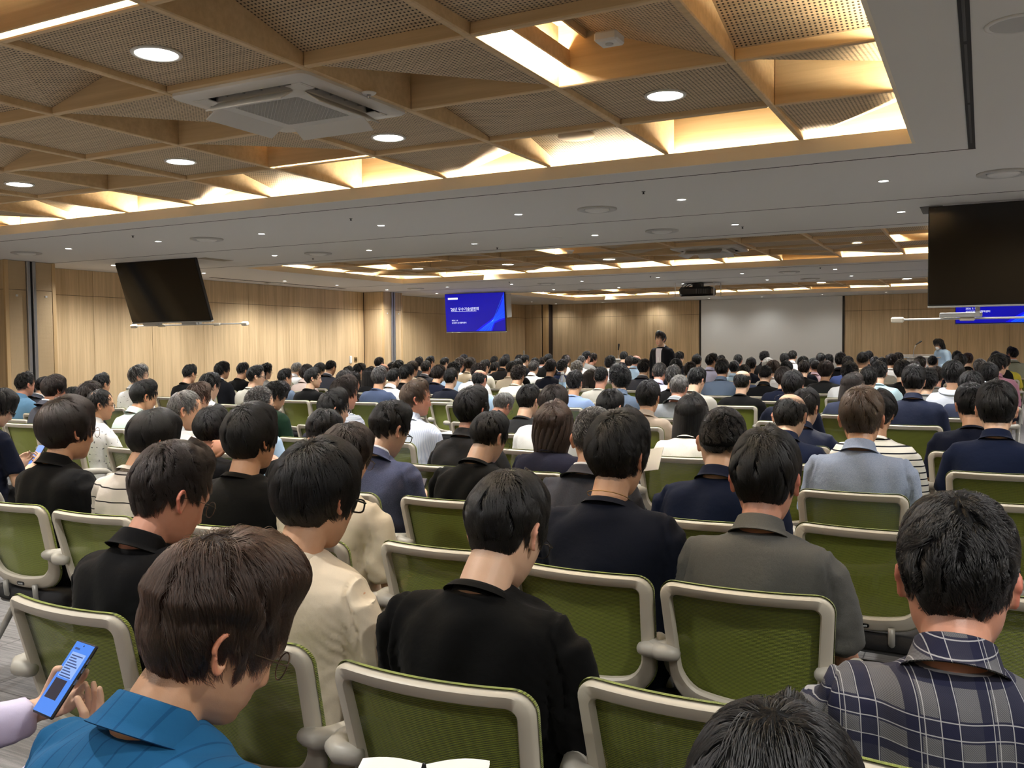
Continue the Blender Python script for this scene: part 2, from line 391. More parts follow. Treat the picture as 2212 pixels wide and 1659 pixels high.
            if gy:
                MB().box((x0, Yf-.02, RZ+.33), (x1, yf, RZ+.345)).build('slot_board', WOOD_RIB, cf)
                MB().box((x0, Yf, RZ+D-.02), (x1, Yf+.012, RZ+.33)).build('slot_board', WOOD_RIB, cf)
                MB().box((x0, yf-.072, RZ+.0), (x1, yf-.06, RZ+.16)).build('slot_board', WOOD_RIB, cf)
                MB().box((x0+.02, yf-.04, RZ+.08), (x1-.02, yf-.01, RZ+.09)).build('led_strip', E_STRIP, cf)
    return cells
CELLS = [coffer(i, a, b) for i, (a, b) in enumerate(COFF)]
# ------------------------------------------------------------------ ceiling fixtures
def lamp(name, parent, energy, angle, blend, rad, col=(1, .97, .92), z=-.03):
    ld = bpy.data.lights.new(name, 'SPOT'); ld.energy = energy; ld.spot_size = math.radians(angle); ld.spot_blend = blend; ld.color = col; ld.shadow_soft_size = rad
    o = bpy.data.objects.new(name, ld); COL.objects.link(o); o.parent = parent; o.location = (0, 0, z); return o
RIM_S = MB().lathe([(.036, .004), (.040, -.004), (.050, -.004), (.052, .0), (.05, .004)], 20).mesh('rim', [WHITE], True)
LENS_S = MB().lathe([(0.0, -.0005), (.038, -.0005), (.038, .003), (0., .003)], 20).mesh('lens', [E_DISC_S])
RIM_B = MB().lathe([(.098, .004), (.102, -.006), (.118, -.006), (.121, .0), (.118, .004)], 28).mesh('rim', [WHITE], True)
LENS_B = MB().lathe([(0.0, -.002), (.1, -.002), (.1, .003), (0., .003)], 28).mesh('lens', [E_DISC])
def small_light(P, label, group=None, e=1.):
    t = empty('downlight', P); tag(t, label, 'downlight', group)
    put('rim', RIM_S, t); put('lens', LENS_S, t); lamp('light', t, E_SPOT*e, 150, 1., .05); return t
def big_light(P, label, e=1.):
    t = empty('downlight', P); tag(t, label, 'downlight', 'large round downlights in the oak coffers')
    put('rim', RIM_B, t); put('lens', LENS_B, t); lamp('light', t, E_BIG*e, 140, .9, .1); return t
ROWS = [('front row beyond the nearest coffer', [(148,537),(342,521.5),(565,505),(823,487),(1120,463),(1472,431),(1908.5,391)]),
        ('back row beyond the nearest coffer', [(245,573),(593,552),(797,540.5),(1024.5,526.6),(1285,508),(1588,485),(1947,457.5)]),
        ('row along the left wall', [(440,590),(615,607),(728,616),(836,626),(943.5,634)]),
        ('front row beyond the middle coffer', [(966,620),(1105,614),(1257,607.5),(1421,599.5),(1603,591),(1804,581.5)]),
        ('back row beyond the middle coffer', [(1196,625.6),(1337,621),(1475,613),(1657,604.5),(1839.5,596)]),
        ('row nearest the projection wall', [(1148,652),(1201,656),(1303,653),(1411,650),(1532,644.5),(1646,641),(1776,636),(1914,631)])]
for nm, pts in ROWS:
    for i, (x, y) in enumerate(sorted(pts)):
        P = at_z(x, y, CZ); small_light(P, f'small downlight, {ordn(i)} from left in the {nm}', 'small round downlights in the white ceiling', .14 if 'projection wall' in nm else 1.25 if 'left wall' in nm else 1.)
for i, x in enumerate((-11.9, -9.6, -7.2, -4.8, -2.4, .6, 2.6)):            # unseen downlights added behind the camera to light the nearest people
    for j, y in enumerate((-3.4, -.6, 1.2)):
        small_light((x, y, CZ), f'added unseen downlight behind the photographer, {ordn(i)} from left in the {ordn(j)} row', 'added unseen downlights behind the back row', .7)
for i, x in enumerate((1.2, 3.4, 5.4)):
    for j, y in enumerate((4.3, 8., 11.8, 15.6, 19.4, 23.)):
        small_light((x, y, CZ), f'small downlight right of the coffers, {ordn(i)} from left in the {ordn(j)} row', 'downlights right of the coffers', 1.2)
BIG = [[(338,116),(1437,206),(839,297),(390,349),(42,398)], [(902,580),(1097,571),(1316,560),(1853,524)], [(1443,624),(1774,610),(1959,602)]]
cname = ['nearest', 'middle', 'farthest']
for k, pts in enumerate(BIG):
    for i, (x, y) in enumerate(sorted(pts)):
        big_light(at_z(x, y, RZ+.028), f'large bright round downlight, {ordn(i)} from left in the {cname[k]} oak coffer')
for k, (c, r), wh in ((0, (7, 3), 'nearest to the photographer'), (0, (9, 1), 'at the far corner by the left wall'), (0, (9, 3), 'at the near corner by the left wall')):
    x0, x1, yn, yf = CELLS[k][c, r]; big_light(((x0+x1)/2, (yn+yf)/2, RZ), 'large round downlight of the nearest coffer '+wh)
# round air diffusers
DIF = [MB().lathe([(.19, .0), (.19, -.012), (.165, -.02), (.13, -.004), (.12, .0)], 32).mesh('outer_ring', [GREYP], True),
       MB().lathe([(0, -.03), (.09, -.028), (.115, -.018), (.118, -.008), (.1, 0), (0, 0)], 32).mesh('centre_cone', [WHITE], True),
       MB().lathe([(.115, -.002), (.165, -.002), (.165, 0), (.115, 0)], 32).mesh('throat', [DARKGREY])]
DP = [(57,546,'at the far left'),(447,516,'above the black television on the left'),(687,547,'beyond the first shadow gap left of centre'),(1290,451,'in the middle of the strip'),(1430,498,'near the projection wall side, right of centre'),
      (2168,373,'at the right edge of the picture'),(1180,612,'beyond the middle coffer above the blue screen'),(1265,625,'just left of the farthest coffer'),(1705,587,'beyond the middle coffer right of the projector'),(1750,602,'close before the farthest coffer'),(898,623,'above the second pillar'),(592,611,'by the left wall before the second pillar')]
for x, y, where in DP:
    t = empty('air_diffuser', at_z(x, y, CZ)); tag(t, f'round grey air diffuser in the white ceiling {where}'[:110], 'diffuser', 'round air diffusers')
    for m in DIF: put(m.name.split('.')[0], m, t)
t = empty('ceiling_speaker', at_z(2200, 50, CZ)); tag(t, 'round grey ceiling speaker at the top right corner', 'speaker')
put('ring', MB().lathe([(.125, 0), (.125, -.006), (.11, -.01), (.105, 0)], 32).mesh('ring', [WHITE], True), t)
put('grille', MB().lathe([(0, -.006), (.105, -.006), (.105, 0), (0, 0)], 32).mesh('grille', [GREYP]), t)
t = empty('ceiling_speaker', at_z(1245, 294, RZ+.11)); tag(t, 'beige round speaker disc in the far row of the nearest coffer', 'speaker')
put('disc', MB().lathe([(0, -.01), (.13, -.01), (.135, 0), (.13, .02), (0, .02)], 32).mesh('disc', [simple('beige_disc', (206, 182, 150), .6)], True), t)
t = empty('access_plate', at_z(1197, 515, CZ)); tag(t, 'thin flat round access plate in the white ceiling', 'plate')
put('plate', MB().lathe([(0, -.004), (.11, -.004), (.115, 0), (0, 0)], 28).mesh('plate', [CEIL], True), t)
# sprinkler heads
SPR = MB().lathe([(.03, 0), (.032, -.004), (.014, -.008), (.012, -.03), (.02, -.034), (.02, -.038), (0, -.038)], 12).mesh('sprinkler_head', [DARKGREY], True)
for x, y, w in ((287,509,'left'),(758,472,'left of centre'),(1390,414,'above the middle'),(1074,535,'before the middle coffer'),(676,558,'above the left wall'),(1604,490,'right of centre'),(1100,609,'beyond the middle coffer'),(1405,597,'before the projector'),(1772,578,'beyond the middle coffer on the right')):
    o = put('sprinkler', SPR, None, at_z(x, y, CZ)); o.scale = (.55,)*3; tag(o, f'tiny dark sprinkler head in the ceiling {w}', 'sprinkler', 'sprinkler heads')
t = empty('smoke_detector', at_z(1231, 540, CZ)); tag(t, 'white round smoke detector at the edge of the middle coffer', 'detector')
put('base', MB().lathe([(0, 0), (.06, 0), (.06, -.015), (.05, -.022)], 24).mesh('base', [WHITE], True), t)
put('chamber', MB().lathe([(.036, -.018), (.04, -.04), (.03, -.05), (0, -.05)], 24).mesh('chamber', [WHITE], True), t)
t = empty('motion_sensor', at_z(1316, 77, RZ+.12)); tag(t, 'small white box sensor on a perforated panel of the nearest coffer', 'sensor')
MB().box((-.06, -.06, -.04), (.06, .06, .01), bev=.01).build('housing', WHITE, t); MB().lathe([(0, -.046), (.02, -.044), (.022, -.038)], 12).build('lens', GREYP, t)
t = empty('sprinkler_cover', at_z(797, 200, RZ)); tag(t, 'white sprinkler cap beside the near air conditioner', 'sprinkler')
put('cap', MB().lathe([(0, -.012), (.03, -.012), (.04, -.004), (.042, 0)], 20).mesh('cap', [WHITE], True), t); put('nozzle', MB().lathe([(0, -.03), (.012, -.03), (.012, -.012)], 12).mesh('nozzle', [CHROME], True), t)
# ------------------------------------------------------------------ ceiling cassette air conditioners
ACW = simple('air_conditioner_white', (216, 214, 210), .45)
def ac(P, label):
    t = empty('air_conditioner', P); tag(t, label, 'air conditioner', 'ceiling air conditioners')
    h = .475
    b = MB()
    # flange with rounded outline, four outlets cut between flange and centre panel
    def rr(hw, r, z, n=5):
        pts = []
        for cx, cy, a0 in ((hw-r, hw-r, 0), (-hw+r, hw-r, PI/2), (-hw+r, -hw+r, PI), (hw-r, -hw+r, 3*PI/2)):
            for k in range(n): a = a0+PI/2*k/(n-1); pts.append((cx+r*math.cos(a), cy+r*math.sin(a), z))
        return pts
    def band(loops): V = np.array(loops); return V
    b.grid(band([rr(h, .05, .02), rr(h, .05, -.012), rr(h-.012, .045, -.022), rr(h-.09, .04, -.026)]), closed=True, flip=True)
    b.build('flange', ACW, t, 40)
    b = MB(); b.grid(band([rr(h-.09, .04, -.026), rr(h-.105, .04, .02), rr(h-.16, .06, .02)]), closed=True, flip=True); b.build('outlet', DARKGREY, t)
    b = MB(); b.grid(band([rr(h-.16, .07, .02), rr(h-.155, .07, -.03), rr(h-.17, .07, -.045), rr(h-.245, .02, -.045)]), closed=True, flip=True); b.build('centre_panel', ACW, t, 40)
    for k in range(4):
        M = Matrix.Rotation(k*PI/2, 4, 'Z')
        b = MB(); L0 = .27
        # corner fillers keep the outlets short
        b.box((L0, h-.16, -.03), (h-.09, h-.09, -.024), M=M, bev=.003); b.box((L0, L0, -.032), (h-.1, h-.1, -.026), M=M, bev=.003); b.build('corner_cover', ACW, t)
        R = Matrix.Translation((0, h-.165, -.038)) @ Matrix.Rotation(math.radians(-32), 4, 'X')
        MB().box((-L0, 0, -.004), (L0, .115, .004), M=M @ R, bev=.003).build('louvre', ACW, t)
        b = MB()
        for q in range(4): b.box((-.19+q*.125, h-.155, -.012), (-.183+q*.125, h-.095, .01), M=M)
        b.build('louvre_rib', GREYP, t)
    g = h-.245
    MB().box((-g, -g, -.03), (g, g, -.025)).build('filter', DARKGREY, t)
    b = MB(); n = 17
    for k in range(-n+1, n):
        c0 = k*2*g/n
        for sg in (1, -1):
            x0, x1 = (max(-g, -g-c0), min(g, g-c0)) if sg > 0 else (max(-g, c0-g), min(g, c0+g))
            if x1-x0 > .02: b.tube([(x0, sg*x0+c0, -.043), (x1, sg*x1+c0, -.043)], .0032, 4)
    o = b.build('intake_grille', GREYP, t); o['kind'] = 'stuff'
    return t
x0, x1, yn, yf = CELLS[0][3, 2]; ac(((x0+x1)/2, (yn+yf)/2, RZ-.004), 'white ceiling air conditioner with open flaps in the nearest coffer')
P = at_z(1533, 538, RZ); ac((P[0], P[1], RZ-.004), 'white ceiling air conditioner in the middle coffer, beyond the first')
# ------------------------------------------------------------------ televisions hanging from the ceiling
def text(body, size, mat, parent, M, name='lettering', align='LEFT', extrude=.0008):
    cu = bpy.data.curves.new(name, 'FONT'); cu.body = body; cu.size = size; cu.align_x = align; cu.extrude = extrude; cu.resolution_u = 3
    tmp = bpy.data.objects.new('t', cu); COL.objects.link(tmp)
    dg = bpy.context.evaluated_depsgraph_get(); me = bpy.data.meshes.new_from_object(tmp.evaluated_get(dg)); bpy.data.objects.remove(tmp)
    me.name = name; me.materials.clear(); me.materials.append(mat)
    o = put(name, me, parent); o.matrix_local = M; return o
t = NT('blue_slide'); v = t.co(); x = t.xyz(v)
n = t.noise(v, 1.2, 2.); c = t.mix(n, L((0, 0, 150)), L((6, 6, 190))); t.p(Base_Color=(0, 0, 0, 1), Emission_Color=c, Emission_Strength=.85, Roughness=.3); SLIDE = t.mat
GLOWS = [emit('slide_blue_glow_%d' % i, cc, 1.0) for i, cc in enumerate(((0, 10, 235), (0, 70, 250), (40, 130, 255), (120, 190, 255)))]
SLIDE_W = emit('slide_white', (236, 240, 255), 1.2)
TW, TH = 1.68, .945
def tv(P, tilt, label, slide, box_side):
    """P: middle of the top edge; the panel faces -Y and leans"""
    t = empty('television', P); tag(t, label, 'television'); t.rotation_euler = (math.radians(tilt), 0, 0)
    MB().box((-TW/2, 0, -TH), (TW/2, .05, 0), bev=.006).build('housing', BLACK, t)
    s = MB().box((-TW/2+.01, -.004, -TH+.014), (TW/2-.01, .0, -.01)).build('screen', SLIDE if slide else SCREEN, t)
    MB().box((-TW/2, -.006, -TH-.018), (TW/2, .05, -TH), bev=.003).build('bottom_bezel', GREYP, t)
    if box_side: MB().box((box_side*TW/2-(.10 if box_side > 0 else -.0), .05, -.62), (box_side*TW/2+(.02 if box_side > 0 else .12), .30, -.045), bev=.01).build('wall_box', GREYP, t)
    MB().box((-.5, .05, -.6), (.5, .09, -.03), bev=.01).build('bracket', DARKGREY, t)
    if slide:
        def q(u, w): return (-TW/2+.01+u*(TW-.02), -.0048, -.01-w*(TH-.024))
        def poly(pts, m, dy=0):
            V = [q(*p) for p in pts]; V = [(a, b-dy, c) for a, b, c in V]; V2 = [(a, b+.0006, c) for a, b, c in V]; n = len(V)
            MB().add(V+V2, [tuple(range(n))[::-1]]+[(i, (i+1) % n, n+(i+1) % n, n+i) for i in range(n)]).build('light_streak', m, s)
        arc = [(.99, 0), (.965, .14), (.93, .30), (.88, .48), (.82, .62), (.74, .73), (.63, .84), (.5, .965)]
        poly([(.5, .995)]+arc[::-1][1:]+[(.995, 0), (.995, .70), (.93, .73), (.83, .80), (.78, .995)], GLOWS[0])
        poly([(.56, .995), (.66, .86), (.78, .73), (.86, .58), (.93, .40), (.97, .2), (.995, .0), (.995, .66), (.9, .70), (.81, .79), (.76, .995)], GLOWS[1], .0006)
        for a0, b0, w in (((.985, .05), (.80, .72), .004), ((.99, .18), (.82, .70), .003), ((.995, .50), (.80, .745), .003), ((.995, .58), (.80, .75), .003), ((.995, .64), (.79, .755), .004),
                          ((.80, .72), (.56, .99), .006), ((.80, .73), (.60, .99), .004), ((.80, .74), (.645, .99), .003), ((.81, .74), (.70, .99), .004), ((.82, .76), (.74, .99), .003)):
            a0, b0 = np.array(a0), np.array(b0); d = b0-a0; nn = np.array([-d[1], d[0]*.6]); nn = nn/np.linalg.norm(nn)*w/2
            poly([a0-nn, b0-nn, b0+nn, a0+nn], GLOWS[2], .0012)
        poly([(.775, .745), (.805, .70), (.81, .71), (.78, .755)], GLOWS[3], .0018)
        MB().box((q(.05, .1)[0], -.0052, q(0, .145)[2]), (q(.22, .1)[0], -.0046, q(0, .095)[2]), bev=.0002).build('label_box', SLIDE_W, s)
        F = Matrix.Rotation(PI/2, 4, 'X')
        for body, u, w, size in (("'26년 우수기술설명회", .085, .44, .092), ('2026. 3. 9', .10, .72, .044), ('삼성전자 상생협력센터', .10, .785, .044)):
            text(body, size, SLIDE_W, s, Matrix.Translation(Vector(q(u, w))+Vector((0, -.001, 0))) @ F)
        MB().box((q(.095, 0)[0], -.0056, q(0, .468)[2]), (q(.53, 0)[0], -.005, q(0, .46)[2])).build('underline', SLIDE_W, s)
    return t
def pull_bar(t, z, x0=-1.02, x1=1.32):
    b = MB().tube([(x0, .16, z), (x1, .16, z)], .010, 8).build('pull_bar', WHITE_METAL, t)
    for x in (x0, x1): MB().box((x-.06, .13, z-.03), (x+.06, .19, z+.025), bev=.012).build('end_cap', LIP, b)
    for x in (x0+.62, x1-.55): MB().box((x-.07, .135, z-.022), (x+.07, .185, z+.016), bev=.012).build('slider', LIP, b)
    for x in (-.42, .42):
        c = MB(); c.box((x-.01, .06, z+.02), (x+.03, .10, -TH+.05)); c.box((x-.32, .10, z+.015), (x+.05, .16, z+.06), bev=.006); c.build('hanger', GREYP, t)
t1 = tv((-10.93, 9.55, CZ-.005), 18, 'switched-off black television tilted down from ceiling before the left wall', False, 0)
pull_bar(t1, -TH-.1)
tv((-11.02, 19.25, CZ-.025), 4, 'smaller lit television with blue slide near the second left pillar', True, 1)
t3 = tv((.36, 9.58, CZ-.015), 3, 'big switched-off black television hanging at the right edge', False, 0)
pull_bar(t3, -TH-.13, -1.12, 1.2)
tv((.36, 19.25, CZ-.025), 4, 'lit television with blue slide, half hidden behind the right black television', True, 1)
for x, y in ((t1.location.x+.85, 9.7), (t3.location.x-.82, 9.7)):
    groove((x-.1, y-.05, CZ-.003), (x+.1, y+.5, CZ+.002), 'television_recess', DARKGREY)
# ------------------------------------------------------------------ projection screen and projector
t = empty('projection_screen', (-5.49, YF-.06, 0)); tag(t, 'wide white projection screen with black side borders on the front wall', 'projection screen')
MB().box((-2.0, 0, .75), (2.0, .006, CZ-.005)).build('cloth', CANVAS, t)
for s in (-1, 1): MB().box((s*2.03-.03, -.002, .72), (s*2.03+.03, .008, CZ-.005)).build('border', BLACK, t)
MB().tube([(-2.06, 0, .72), (2.06, 0, .72)], .02, 10).build('weight_bar', BLACK, t)
t = empty('projector', (-5.45, 19.2, CZ-.30)); tag(t, 'black projector on a white hanging tray before the projection screen', 'projector')
MB().box((-.46, -.32, -.012), (.46, .32, .004), bev=.004).build('tray', WHITE_METAL, t)
for x in (-.42, .42):
    for y in (-.28, .28): MB().tube([(x, y, 0), (x, y, .32)], .010, 8).build('hanger_rod', WHITE_METAL, t)
bd = MB().box((-.36, -.24, .012), (.34, .24, .21), bev=.045).build('body', BLACK, t, 40)
MB().lathe([(.03, .0), (.07, 0), (.075, .05), (.06, .055), (.05, .02), (0, .02)], 20, M=Matrix.Translation((-.12, .24, .11)) @ Matrix.Rotation(-PI/2, 4, 'X')).build('lens', DARKGREY, bd, True)
for i in range(5): MB().box((.02+i*.05, -.252, .06), (.05+i*.05, -.238, .16), bev=.004).build('port', DARKGREY, bd)
MB().box((-.10, -.1, .2), (.1, .1, .3), bev=.01).build('ceiling_bracket', DARKGREY, t)
for k in range(3): MB().tube([(-.3+k*.05, -.2, .2), (-.25+k*.1, -.22, .27), (-.1+k*.05, -.1, .29), (-.02, 0, .31)], .008, 6).build('cable', BLACK, t)
# switches on the left wall
for x, y, cat, lab in ((757, 777, 'intercom', 'white wall intercom handset left of the switch plate'), (768, 777, 'switch', 'dark switch plate with three rockers before the second pillar'), (1131, 763, 'intercom', 'tiny white intercom by the front left corner'), (1137, 763, 'switch', 'tiny brown switch plate by the front left corner')):
    P = at_x(x, y, XL+.022); t = empty('intercom' if cat == 'intercom' else 'switch_plate', P); tag(t, lab, cat)
    if cat == 'intercom':
        MB().box((0, -.04, -.09), (.02, .04, .09), bev=.006).build('body', WHITE, t); MB().box((.02, -.025, -.08), (.035, .025, .08), bev=.007).build('handset', WHITE, t)
    else:
        MB().box((0, -.06, -.06), (.008, .06, .06), bev=.003).build('plate', simple('bronze_plate', (120, 96, 60), .5), t)
        for k in (-1, 0, 1): MB().box((.008, k*.035-.01, -.03), (.014, k*.035+.01, .03), bev=.002).build('rocker', BLACK, t)
# ------------------------------------------------------------------ the folding conference chair
FRAME = simple('warm_grey_plastic', (190, 183, 168), .42)
ARM = simple('light_grey_plastic', (170, 166, 156), .42)
LEGM = simple('grey_enamel_tube', (150, 149, 144), .3, .15)
t = NT('green_mesh_fabric'); v = t.co(); x = t.xyz(v)
s = t.math('SINE', t.math('MULTIPLY', t.math('ADD', x[2], t.math('MULTIPLY', t.noise(v, 25, 2.), .003)), 1500.)); s2 = t.math('SINE', t.math('MULTIPLY', x[0], 2600.))
h = t.math('ADD', s, t.math('MULTIPLY', s2, .35))
c = t.mix(t.n('ShaderNodeMapRange', {0: h, 1: -1.1, 2: 1.1}).outputs[0], L((80, 90, 10)), L((136, 148, 36)))
al = t.n('ShaderNodeMapRange', {0: h, 1: -1.3, 2: -.5, 3: .55, 4: 1.}).outputs[0]
t.p(Base_Color=c, Roughness=.75, Normal=t.bump(h, .5, .002), Alpha=al, Sheen_Weight=.2); GREEN = t.mat
SEATM = NT('black_seat_fabric'); n = SEATM.noise(SEATM.co(), 500, 2.); SEATM.p(Base_Color=SEATM.mix(n, L((20, 20, 22)), L((40, 40, 43))), Roughness=.95, Normal=SEATM.bump(n, .4, .002)); SEATM = SEATM.mat
TAGM = simple('silver_woven_tag', (186, 186, 180), .7)
LETTER = emit('glowing_white_print', (238, 236, 226), .35)  # lettering glows faintly by itself: brightness put into the material
BACK_Y, ZT, ZB = -.235, .865, .475
def backmap(x, z, off=0.):
    """plan curve and recline of the backrest"""
    u = x/.235
    return np.stack([x, BACK_Y+.035*u*u-.10*(z-ZB)/(ZT-ZB)+.055+off, z], -1)
def outline(hw, zt, zb, rt, rb, inset=0., n=9, dip=.03):
    hw -= inset; zt -= inset; zb += inset*1.55; rt = max(.012, rt-inset*.7); rb = max(.02, rb-inset*.7); P = []
    def seg(a, b, k):
        for q in range(k): P.append(a+(b-a)*q/k)
    def arc(cx, cz, r, a0, a1, k):
        for q in range(k): a = a0+(a1-a0)*q/k; P.append(np.array([cx+r*math.cos(a), cz+r*math.sin(a)]))
    hb = hw-.012                                   # slightly narrower towards the bottom
    A = np.array
    seg(A([-hw+rt, zt]), A([hw-rt, zt]), 12); arc(hw-rt, zt-rt, rt, PI/2, 0, 6); seg(A([hw, zt-rt]), A([hb, zb+rb]), 10)
    arc(hb-rb, zb+rb, rb, 0, -PI/2, 7); seg(A([hb-rb, zb]), A([-hb+rb, zb]), 12); arc(-hb+rb, zb+rb, rb, -PI/2, -PI, 7)
    seg(A([-hb, zb+rb]), A([-hw, zt-rt]), 10); arc(-hw+rt, zt-rt, rt, PI, PI/2, 6)
    P = A(P); u = P[:, 0]/hw
    low = np.clip((zb+rb+.02-P[:, 1])/(rb+.02), 0, 1); P[:, 1] -= low*dip*(1-u*u)   # curved lower edge
    return P
def chair_proto():
    r = empty('conference_chair')
    O = outline(.235, ZT, ZB+.03, .045, .085); I = outline(.235, ZT, ZB+.03, .045, .085, .034)
    O2 = outline(.235, ZT, ZB+.03, .045, .085, .006); I2 = outline(.235, ZT, ZB+.03, .045, .085, .029)
    loops = [backmap(O[:, 0], O[:, 1], .012), backmap(O[:, 0], O[:, 1], -.006), backmap(O2[:, 0], O2[:, 1], -.014), backmap(I2[:, 0], I2[:, 1], -.014), backmap(I[:, 0], I[:, 1], -.006), backmap(I[:, 0], I[:, 1], .012)]
    b = MB(); b.grid(np.array(loops+[loops[0]]), closed=True); b.build('backrest_frame', FRAME, r, 50)
    # mesh cloth: covers the front of the frame and wraps its upper edge
    E = outline(.238, ZT+.005, ZB+.027, .047, .087); cen = np.array([0, (ZT+ZB)/2]); V = []
    for k in (1., .97, .8, .6, .4, .2): 
        q = cen+(E-cen)*k; V.append(backmap(q[:, 0], q[:, 1], .014 if k == 1 else .021))
    b = MB(); b.grid(np.array([backmap(E[:, 0], E[:, 1], .004)]+V), closed=True)
    q = cen+(E-cen)*.2; m = len(E); b.add(backmap(q[:, 0], q[:, 1], .021), [tuple(range(m))])
    b.build('backrest_mesh', GREEN, r, True)
    # name plate
    P = MB(); a = np.linspace(0, 2*PI, 20, endpoint=False)
    px = np.sign(np.cos(a))*.016+.0075*np.cos(a); pz = .0075*np.sin(a); z0 = ZB+.022
    f = np.stack([px, np.full(20, 0.), pz], 1)
    P.add(np.vstack([f, f+[0, -.003, 0]]), [tuple(range(20, 40))]+[(i, (i+1) % 20, 20+(i+1) % 20, 20+i) for i in range(20)])
    pl = P.build('name_plate', BLACK, r); pb = backmap(np.array(.0), np.array(z0), -.0145); pl.location = tuple(pb); pl.rotation_euler = (math.radians(8), 0, 0)
    text('bestuhl', .011, LETTER, pl, Matrix.Translation((0, -.0036, -.0035)) @ Matrix.Rotation(PI/2, 4, 'X'), 'lettering', 'CENTER', .0002)
    # seat
    b = MB(); S = []
    for z, k in ((.405, .93), (.41, .97), (.43, 1.), (.455, .985), (.465, .94), (.468, .80)):
        hw, hd, rr, pts = .235*k, .225*k, .07, []
        for cx, cy, a0 in ((hw-rr, hd-rr, 0), (-hw+rr, hd-rr, PI/2), (-hw+rr, -hd+rr, PI), (hw-rr, -hd+rr, 3*PI/2)):
            for q in range(5): aa = a0+PI/2*q/4; pts.append((cx+rr*math.cos(aa), .03+cy+rr*math.sin(aa), z))
        S.append(pts)
    b.grid(np.array(S), closed=True); b.add(np.array(S[0]), [tuple(range(20))[::-1]]); b.add(np.array(S[-1]), [tuple(range(20))])
    st = b.build('seat', SEATM, r, 60); MB().box((.232, -.06, .425), (.237, -.03, .437)).build('woven_tag', TAGM, st)
    MB().box((-.20, -.17, .385), (.20, .22, .408), bev=.01).build('seat_pan', DARKGREY, r)
    for s in (-1, 1): MB().tube([(s*.10, -.205, .50), (s*.10, -.20, .44), (s*.10, -.12, .40)], .012, 8).build('backrest_stem', LEGM, r, True)
    for s in (-1, 1):
        yb = float(backmap(np.array(.235), np.array(.655))[1])
        b = MB(); b.tube([(s*.206, yb-.026, .648), (s*.240, yb-.030, .650), (s*.262, yb-.014, .652), (s*.275, yb+.035, .651), (s*.280, yb+.10, .642), (s*.280, yb+.145, .617), (s*.279, yb+.165, .578)], [.024, .027, .0275, .0265, .024, .020, .0165], 14, flat=.92, round_ends=True)
        b.build('armrest', ARM, r, 60)
        b = MB(); b.tube([(s*.279, yb+.158, .60), (s*.279, yb+.185, .52), (s*.277, yb+.20, .43), (s*.275, yb+.17, .36), (s*.272, yb-.02, .09)], .0155, 10); b.build('leg', LEGM, r, True)
        b = MB(); b.tube([(s*.272, yb+.12, .31), (s*.272, yb+.25, .25), (s*.268, .24, .09)], .0135, 10); b.build('leg', LEGM, r, True)
        for y in (yb-.02, .24):
            c = MB(); M = Matrix.Translation((s*.272, y, .032)) @ Matrix.Rotation(PI/2, 4, 'Y')
            for d in (-.012, .012): c.lathe([(0, d-.008), (.026, d-.008), (.031, d-.004), (.031, d+.004), (.026, d+.008), (0, d+.008)], 14, M=M)
            c.tube([(s*.272, y, .032), (s*.272, y, .1)], .009, 8); c.build('caster', DARKGREY, r, 40)
    MB().tube([(-.272, -.02, .30), (.272, -.02, .30)], .011, 8).build('cross_bar', LEGM, r, True)
    return r
CHAIR = chair_proto()
remember(CHAIR)
def joined_chair():
    """one mesh of the whole chair for the far rows, where its parts are a pixel or two"""
    mats = [FRAME, GREEN, SEATM, ARM, LEGM]; b = MB()
    for o in CHAIR.children:
        k = {'backrest_frame': 0, 'backrest_mesh': 1, 'seat': 2, 'armrest': 3, 'leg': 4, 'seat_pan': 2}.get(o.name.split('.')[0])
        if k is None: continue
        me = o.data; v = np.array([q.co for q in me.vertices]); b.add(v, [tuple(p.vertices) for p in me.polygons], k)
    return b.mesh('conference_chair', mats, 50)
CHAIR_FAR = joined_chair()
# ------------------------------------------------------------------ people: heads, hair, bodies, clothes
def sst(a, b, x):
    t = np.clip((np.asarray(x, float)-a)/(b-a), 0, 1); return t*t*(3-2*t)
def rot(yaw=0., pitch=0., roll=0.):
    """yaw to the right, pitch downwards, roll to the right shoulder (degrees)"""
    return np.array(Matrix.Rotation(math.radians(-yaw), 3, 'Z') @ Matrix.Rotation(math.radians(-pitch), 3, 'X') @ Matrix.Rotation(math.radians(roll), 3, 'Y'))
def M4(R, t, s=1.):
    m = np.eye(4); m[:3, :3] = np.array(R)*s; m[:3, 3] = t; return m
HT = np.array([  # z, half width, front, back
    (.118, .004, .006, .010), (.114, .030, .032, .045), (.104, .050, .056, .068), (.085, .064, .077, .085), (.055, .0735, .090, .096), (.022, .0765, .095, .0985),
    (-.008, .0745, .091, .092), (-.03, .0715, .090, .081), (-.05, .067, .088, .066), (-.07, .061, .087, .052), (-.09, .051, .083, .040), (-.105, .040, .077, .030),
    (-.115, .028, .069, .018), (-.1195, .012, .055, -.010), (-.121, .003, .045, -.038)])
